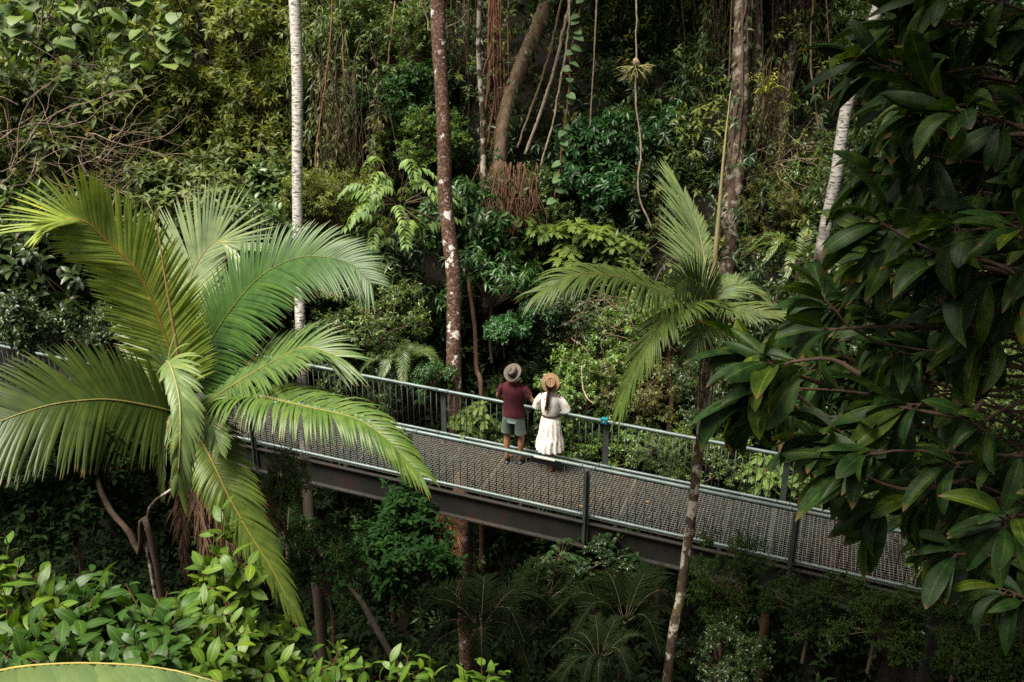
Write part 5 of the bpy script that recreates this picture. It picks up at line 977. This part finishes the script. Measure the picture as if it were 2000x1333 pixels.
# ------------------------------------------------------------------ forest plants
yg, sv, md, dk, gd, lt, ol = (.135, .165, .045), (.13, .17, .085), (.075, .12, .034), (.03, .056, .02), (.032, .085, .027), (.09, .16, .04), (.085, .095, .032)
for row in [
 ('small_a', 420, 90, 24.5, 400, 340, yg, 'shrub', 'yellow-green small-leaved bush at the top, left of the white-barked trunk', 'bush'),
 ('small_b', 505, 270, 23.5, 260, 300, yg, 'shrub', 'yellowish bush touching the left side of the white-barked trunk halfway up', 'bush'),
 ('small_a', 350, 240, 24.2, 270, 260, (.10, .13, .03), 'shrub', 'dense bush with a dark hollow in the middle of the upper left foliage', 'bush'),
 ('mid_a', 170, 270, 22.5, 380, 320, sv, 'shrub', 'silvery broad-leaved bush with white gaps at upper left', 'bush'),
 ('mid_a', 350, 400, 21.6, 380, 230, sv, 'shrub', 'grey-green bush directly above the pale upright frond', 'bush'),
 ('mid_b', 50, 430, 21, 300, 260, md, 'shrub', 'mid-green bush at the left edge beside the yellow-green frond tip', 'bush'),
 ('heart_a', 130, 70, 21, 440, 220, (.115, .18, .075), 'climber', 'pale heart-leaved climber trailing from the top left corner', 'vine'),
 ('mid_b', 50, 190, 23, 300, 300, md, 'shrub', 'green bush behind the dry twigs at the left edge', 'bush'),
 ('small_b', 250, 30, 25.5, 300, 240, dk, 'shrub', 'darker bush behind the heart-leaved climber at the top', 'bush'),
 ('twigs', 70, 270, 20.8, 330, 330, ol, 'dry_bush', 'tangle of dry grey twigs at the left edge', 'bush'),
 ('twigs', 210, 330, 20.9, 240, 180, ol, 'dry_bush', 'smaller tangle of dry twigs above the yellow-green frond', 'bush'),
 ('mid_b', 485, 440, 21, 250, 190, (.07, .12, .05), 'shrub', 'leafy bush between the pale upright frond and the white-barked trunk', 'bush'),
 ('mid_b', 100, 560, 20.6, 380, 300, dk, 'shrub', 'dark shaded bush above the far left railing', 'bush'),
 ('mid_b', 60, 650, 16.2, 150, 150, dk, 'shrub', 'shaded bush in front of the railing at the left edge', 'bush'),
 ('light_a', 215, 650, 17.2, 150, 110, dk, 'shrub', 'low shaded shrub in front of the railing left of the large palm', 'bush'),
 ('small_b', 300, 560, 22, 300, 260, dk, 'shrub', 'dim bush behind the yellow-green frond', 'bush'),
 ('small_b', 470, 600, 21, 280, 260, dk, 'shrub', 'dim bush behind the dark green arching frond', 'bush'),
 ('small_b', 650, 50, 24.2, 200, 220, (.09, .125, .035), 'shrub', 'bush at the top just right of the white-barked trunk', 'bush'),
 ('curtain_a', 630, 220, 23, 130, 420, md, 'climber', 'curtain of climbing leaves and rusty stems right of the white-barked trunk', 'vine'),
 ('small_a', 745, 110, 23.5, 230, 240, md, 'shrub', 'leafy green bush at the top, left of the hanging thin lianas', 'bush'),
 ('mid_a', 775, 205, 22.6, 210, 170, gd, 'shrub', 'glossy bush left of the thick lichen-blotched trunk near the top', 'bush'),
 ('curtain_b', 690, 310, 22, 140, 380, ol, 'climber', 'rusty brown tangle of climbers above the pale compound leaves', 'vine'),
 ('small_a', 825, 285, 22, 180, 130, lt, 'shrub', 'bright fresh green bush tucked against the thick lichen-blotched trunk', 'bush'),
 ('pinnate', 780, 400, 19.9, 190, 190, (.14, .23, .085), 'tree', 'small tree with pale drooping compound leaves left of the thick trunk', 'tree'),
 ('small_b', 650, 430, 21, 200, 180, yg, 'shrub', 'yellowish bush above the dark green arching frond tip', 'bush'),
 ('whorl_b', 740, 540, 20.2, 220, 230, dk, 'shrub', 'dark leafy bush left of the thick trunk in the middle', 'bush'),
 ('light_b', 730, 650, 19, 200, 170, md, 'shrub', 'small-leaved bush below the dark arching frond tip', 'bush'),
 ('light_b', 650, 700, 18.9, 170, 140, dk, 'shrub', 'bush showing above the railing beside the lower right frond', 'bush'),
 ('palm_a', 790, 718, 18.3, 130, 80, (.09, .14, .07), 'fern', 'small feathery palm seedling above the railing', 'fern'),
 ('light_a', 700, 800, 18, 190, 160, md, 'shrub', 'green bush seen through the railing bars left of the far post', 'bush'),
 ('light_b', 800, 800, 17.9, 130, 170, dk, 'shrub', 'dark bush through the railing just left of the far post', 'bush'),
 ('whorl_b', 842, 745, 18.0, 90, 110, gd, 'shrub', 'glossy small bush beside the foot of the thick lichen-blotched trunk', 'bush'),
 ('cycad', 925, 835, 17.6, 120, 110, (.10, .16, .05), 'shrub', 'bright strappy-leaved shrub behind the bars left of the person in maroon', 'bush'),
 ('light_a', 960, 870, 17.2, 140, 90, md, 'shrub', 'low shrub behind the knees of the person in maroon', 'bush'),
 ('whorl_a', 930, 440, 20.6, 190, 170, gd, 'shrub', 'dark glossy bush right of the thick trunk below the root mass', 'bush'),
 ('whorl_b', 960, 560, 19.9, 210, 190, gd, 'shrub', 'deep green bush in the centre above the dark gap', 'bush'),
 ('whorl_a', 985, 645, 18.9, 90, 55, (.035, .11, .045), 'shrub', 'single small whorled sapling in the dark gap above the hats', 'bush'),
 ('whorl_a', 1060, 610, 19.1, 90, 60, (.03, .09, .04), 'shrub', 'leafy sapling just left of the drooping palm frond', 'bush'),
 ('light_a', 1055, 395, 21, 130, 120, (.07, .125, .035), 'shrub', 'light green bush right of the brown root mass', 'bush'),
 ('cycad', 1130, 475, 20.3, 220, 110, (.11, .165, .038), 'cycad', 'yellow-green narrow-leaved shrub in the centre right of the dark glossy bush', 'bush'),
 ('cycad', 1040, 470, 20.5, 160, 120, (.08, .14, .035), 'cycad', 'green narrow-leaved shrub just left of the yellow-green one', 'bush'),
 ('cycad', 1215, 500, 20.1, 130, 90, (.09, .145, .035), 'cycad', 'small narrow-leaved shrub above the left-reaching palm frond', 'bush'),
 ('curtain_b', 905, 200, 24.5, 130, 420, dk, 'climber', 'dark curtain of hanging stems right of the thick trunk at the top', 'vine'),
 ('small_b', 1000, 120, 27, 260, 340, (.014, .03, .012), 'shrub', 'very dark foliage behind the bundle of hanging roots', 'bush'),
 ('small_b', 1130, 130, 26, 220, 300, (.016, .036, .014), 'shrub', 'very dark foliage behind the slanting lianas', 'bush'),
 ('whorl_a', 1180, 285, 22, 200, 130, (.035, .10, .042), 'shrub', 'upper tier of glossy umbrella leaves left of the twisted liana', 'bush'),
 ('whorl_a', 1285, 265, 22.3, 150, 120, (.035, .10, .042), 'shrub', 'glossy umbrella-leaved bush right of the twisted liana', 'bush'),
 ('whorl_a', 1160, 365, 21.5, 190, 110, (.03, .095, .038), 'shrub', 'lower tier of glossy umbrella leaves above the yellow-green shrub', 'bush'),
 ('small_b', 1215, 130, 24.6, 200, 240, dk, 'shrub', 'dim bush behind the staghorn fern', 'bush'),
 ('small_a', 1250, 30, 25, 220, 180, md, 'shrub', 'bush at the top edge above the staghorn fern', 'bush'),
 ('light_b', 1285, 410, 21.6, 150, 180, dk, 'shrub', 'shaded bush left of the upright pale palm fan', 'bush'),
 ('small_b', 1310, 340, 23, 140, 140, md, 'shrub', 'dim bush above the upright pale palm fan', 'bush'),
 ('small_b', 1360, 110, 24, 180, 260, md, 'shrub', 'hanging bush at the top left of the lichen-patched dark trunk', 'bush'),
 ('curtain_b', 1405, 180, 22.8, 100, 380, md, 'climber', 'leafy curtain beside the lichen-patched dark trunk', 'vine'),
 ('light_a', 1365, 330, 22, 120, 170, dk, 'shrub', 'shaded small-leaved bush left of the palm spear', 'bush'),
 ('small_b', 1510, 440, 20.4, 170, 170, ol, 'shrub', 'olive bush at the foot of the leaning root-wrapped trunk', 'bush'),
 ('twigs', 1530, 330, 20.6, 170, 130, ol, 'dry_bush', 'pale twiggy tangle below the bromeliad', 'bush'),
 ('curtain_b', 1500, 260, 20.6, 70, 260, ol, 'climber', 'moss-hung climber hanging below the bromeliad', 'vine'),
 ('curtain_b', 1545, 180, 22.6, 110, 420, (.075, .08, .03), 'climber', 'rusty leaf curtain on the leaning root-wrapped trunk', 'vine'),
 ('curtain_a', 1620, 150, 22.2, 170, 380, md, 'climber', 'curtain of climbers left of the pale leaning trunk', 'vine'),
 ('light_a', 1600, 380, 21, 180, 200, md, 'shrub', 'bush behind the pale leaning trunk', 'bush'),
 ('small_b', 1760, 120, 20, 260, 260, dk, 'shrub', 'bush glimpsed behind the top of the big-leaf branches', 'bush'),
 ('small_b', 1750, 380, 19, 260, 260, dk, 'shrub', 'bush glimpsed between the middle big-leaf branches', 'bush'),
 ('light_a', 1930, 300, 18, 260, 300, dk, 'shrub', 'bush glimpsed behind the big leaves at the right edge', 'bush'),
 ('fern_a', 1560, 510, 19, 150, 80, md, 'fern', 'fern fronds at the foot of the pale leaning trunk', 'fern'),
 ('light_b', 1120, 660, 19, 150, 150, dk, 'shrub', 'shaded bush under the left-reaching palm frond', 'bush'),
 ('light_a', 1190, 690, 18.5, 200, 160, lt, 'shrub', 'light green bush between the two drooping palm fronds', 'bush'),
 ('light_b', 1300, 680, 18.3, 200, 190, lt, 'shrub', 'light green bush right of the hanging palm frond', 'bush'),
 ('twigs', 1225, 620, 18.3, 190, 140, ol, 'dry_bush', 'tangle of bare curved twigs under the palm fronds', 'bush'),
 ('light_a', 1135, 780, 17.8, 160, 160, lt, 'shrub', 'fresh green bush above the handrail, just right of the floral dress', 'bush'),
 ('light_b', 1240, 780, 17.7, 170, 130, ol, 'shrub', 'olive bush left of the slender palm trunk above the handrail', 'bush'),
 ('light_a', 1130, 875, 17., 170, 110, lt, 'shrub', 'bright bush behind the bars right of the floral dress', 'bush'),
 ('light_a', 1230, 890, 16.7, 170, 110, lt, 'shrub', 'bright bush behind the bars right of the teal-capped post', 'bush'),
 ('light_b', 1310, 900, 16.5, 150, 120, md, 'shrub', 'green bush behind the bars at the slender palm trunk', 'bush'),
 ('light_a', 1400, 915, 16.1, 160, 130, md, 'shrub', 'green bush behind the bars right of the slender palm trunk', 'bush'),
 ('cycad', 1500, 940, 15.7, 150, 110, lt, 'shrub', 'yellow-green strappy shrub behind the rails at the right', 'bush'),
 ('light_b', 1380, 770, 17.6, 170, 170, dk, 'shrub', 'dark bush behind the hanging flower stalks of the slender palm', 'bush'),
 ('light_a', 1950, 790, 13.5, 240, 230, md, 'shrub', 'small-leaved green bush in the gap at the right edge', 'bush'),
 ('light_b', 1640, 1010, 14.6, 200, 130, md, 'shrub', 'green bush beyond the far rail under the big leaves', 'bush'),
 ('light_a', 1850, 1050, 13.6, 240, 170, md, 'shrub', 'green bush beyond the rail near the right edge', 'bush'),
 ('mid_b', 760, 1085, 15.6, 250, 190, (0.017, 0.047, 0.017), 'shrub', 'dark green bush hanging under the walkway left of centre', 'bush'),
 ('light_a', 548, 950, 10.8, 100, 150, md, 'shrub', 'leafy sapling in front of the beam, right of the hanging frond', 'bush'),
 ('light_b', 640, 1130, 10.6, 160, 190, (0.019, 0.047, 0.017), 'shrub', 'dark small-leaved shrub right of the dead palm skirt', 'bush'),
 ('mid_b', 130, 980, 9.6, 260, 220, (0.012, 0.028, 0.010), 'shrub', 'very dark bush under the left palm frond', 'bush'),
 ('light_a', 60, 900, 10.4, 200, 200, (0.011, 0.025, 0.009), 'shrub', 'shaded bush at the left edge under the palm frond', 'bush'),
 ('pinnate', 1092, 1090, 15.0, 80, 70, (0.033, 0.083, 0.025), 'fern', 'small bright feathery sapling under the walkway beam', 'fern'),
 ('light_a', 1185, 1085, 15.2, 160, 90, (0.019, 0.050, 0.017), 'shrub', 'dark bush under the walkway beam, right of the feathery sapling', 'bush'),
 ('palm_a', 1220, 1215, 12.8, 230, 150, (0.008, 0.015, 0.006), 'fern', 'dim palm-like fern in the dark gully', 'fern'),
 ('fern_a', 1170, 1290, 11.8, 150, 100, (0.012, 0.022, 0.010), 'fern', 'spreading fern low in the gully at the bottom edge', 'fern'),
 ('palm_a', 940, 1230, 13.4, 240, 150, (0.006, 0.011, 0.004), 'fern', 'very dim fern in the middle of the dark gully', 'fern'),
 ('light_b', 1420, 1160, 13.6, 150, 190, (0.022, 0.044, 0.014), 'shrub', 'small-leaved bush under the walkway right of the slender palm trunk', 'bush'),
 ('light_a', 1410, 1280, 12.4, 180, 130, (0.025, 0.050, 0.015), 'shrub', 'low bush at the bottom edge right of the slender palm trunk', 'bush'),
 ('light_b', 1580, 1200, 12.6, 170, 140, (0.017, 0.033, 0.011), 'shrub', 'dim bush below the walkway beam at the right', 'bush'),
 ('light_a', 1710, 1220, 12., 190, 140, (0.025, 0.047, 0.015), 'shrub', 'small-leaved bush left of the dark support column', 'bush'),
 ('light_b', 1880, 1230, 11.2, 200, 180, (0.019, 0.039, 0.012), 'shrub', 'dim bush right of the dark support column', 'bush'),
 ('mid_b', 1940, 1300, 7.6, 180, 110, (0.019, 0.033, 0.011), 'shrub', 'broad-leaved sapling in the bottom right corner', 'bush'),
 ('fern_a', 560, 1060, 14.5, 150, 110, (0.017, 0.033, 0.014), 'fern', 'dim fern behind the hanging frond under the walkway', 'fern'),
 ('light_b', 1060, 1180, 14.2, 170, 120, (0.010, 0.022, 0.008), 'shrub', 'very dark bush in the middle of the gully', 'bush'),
 ('light_b', 1560, 650, 18.5, 260, 260, dk, 'shrub', 'dim bush behind the pale right-hand palm fronds', 'bush'),
 ('light_a', 1750, 620, 17.5, 280, 260, dk, 'shrub', 'bush glimpsed behind the lower big-leaf branches', 'bush'),
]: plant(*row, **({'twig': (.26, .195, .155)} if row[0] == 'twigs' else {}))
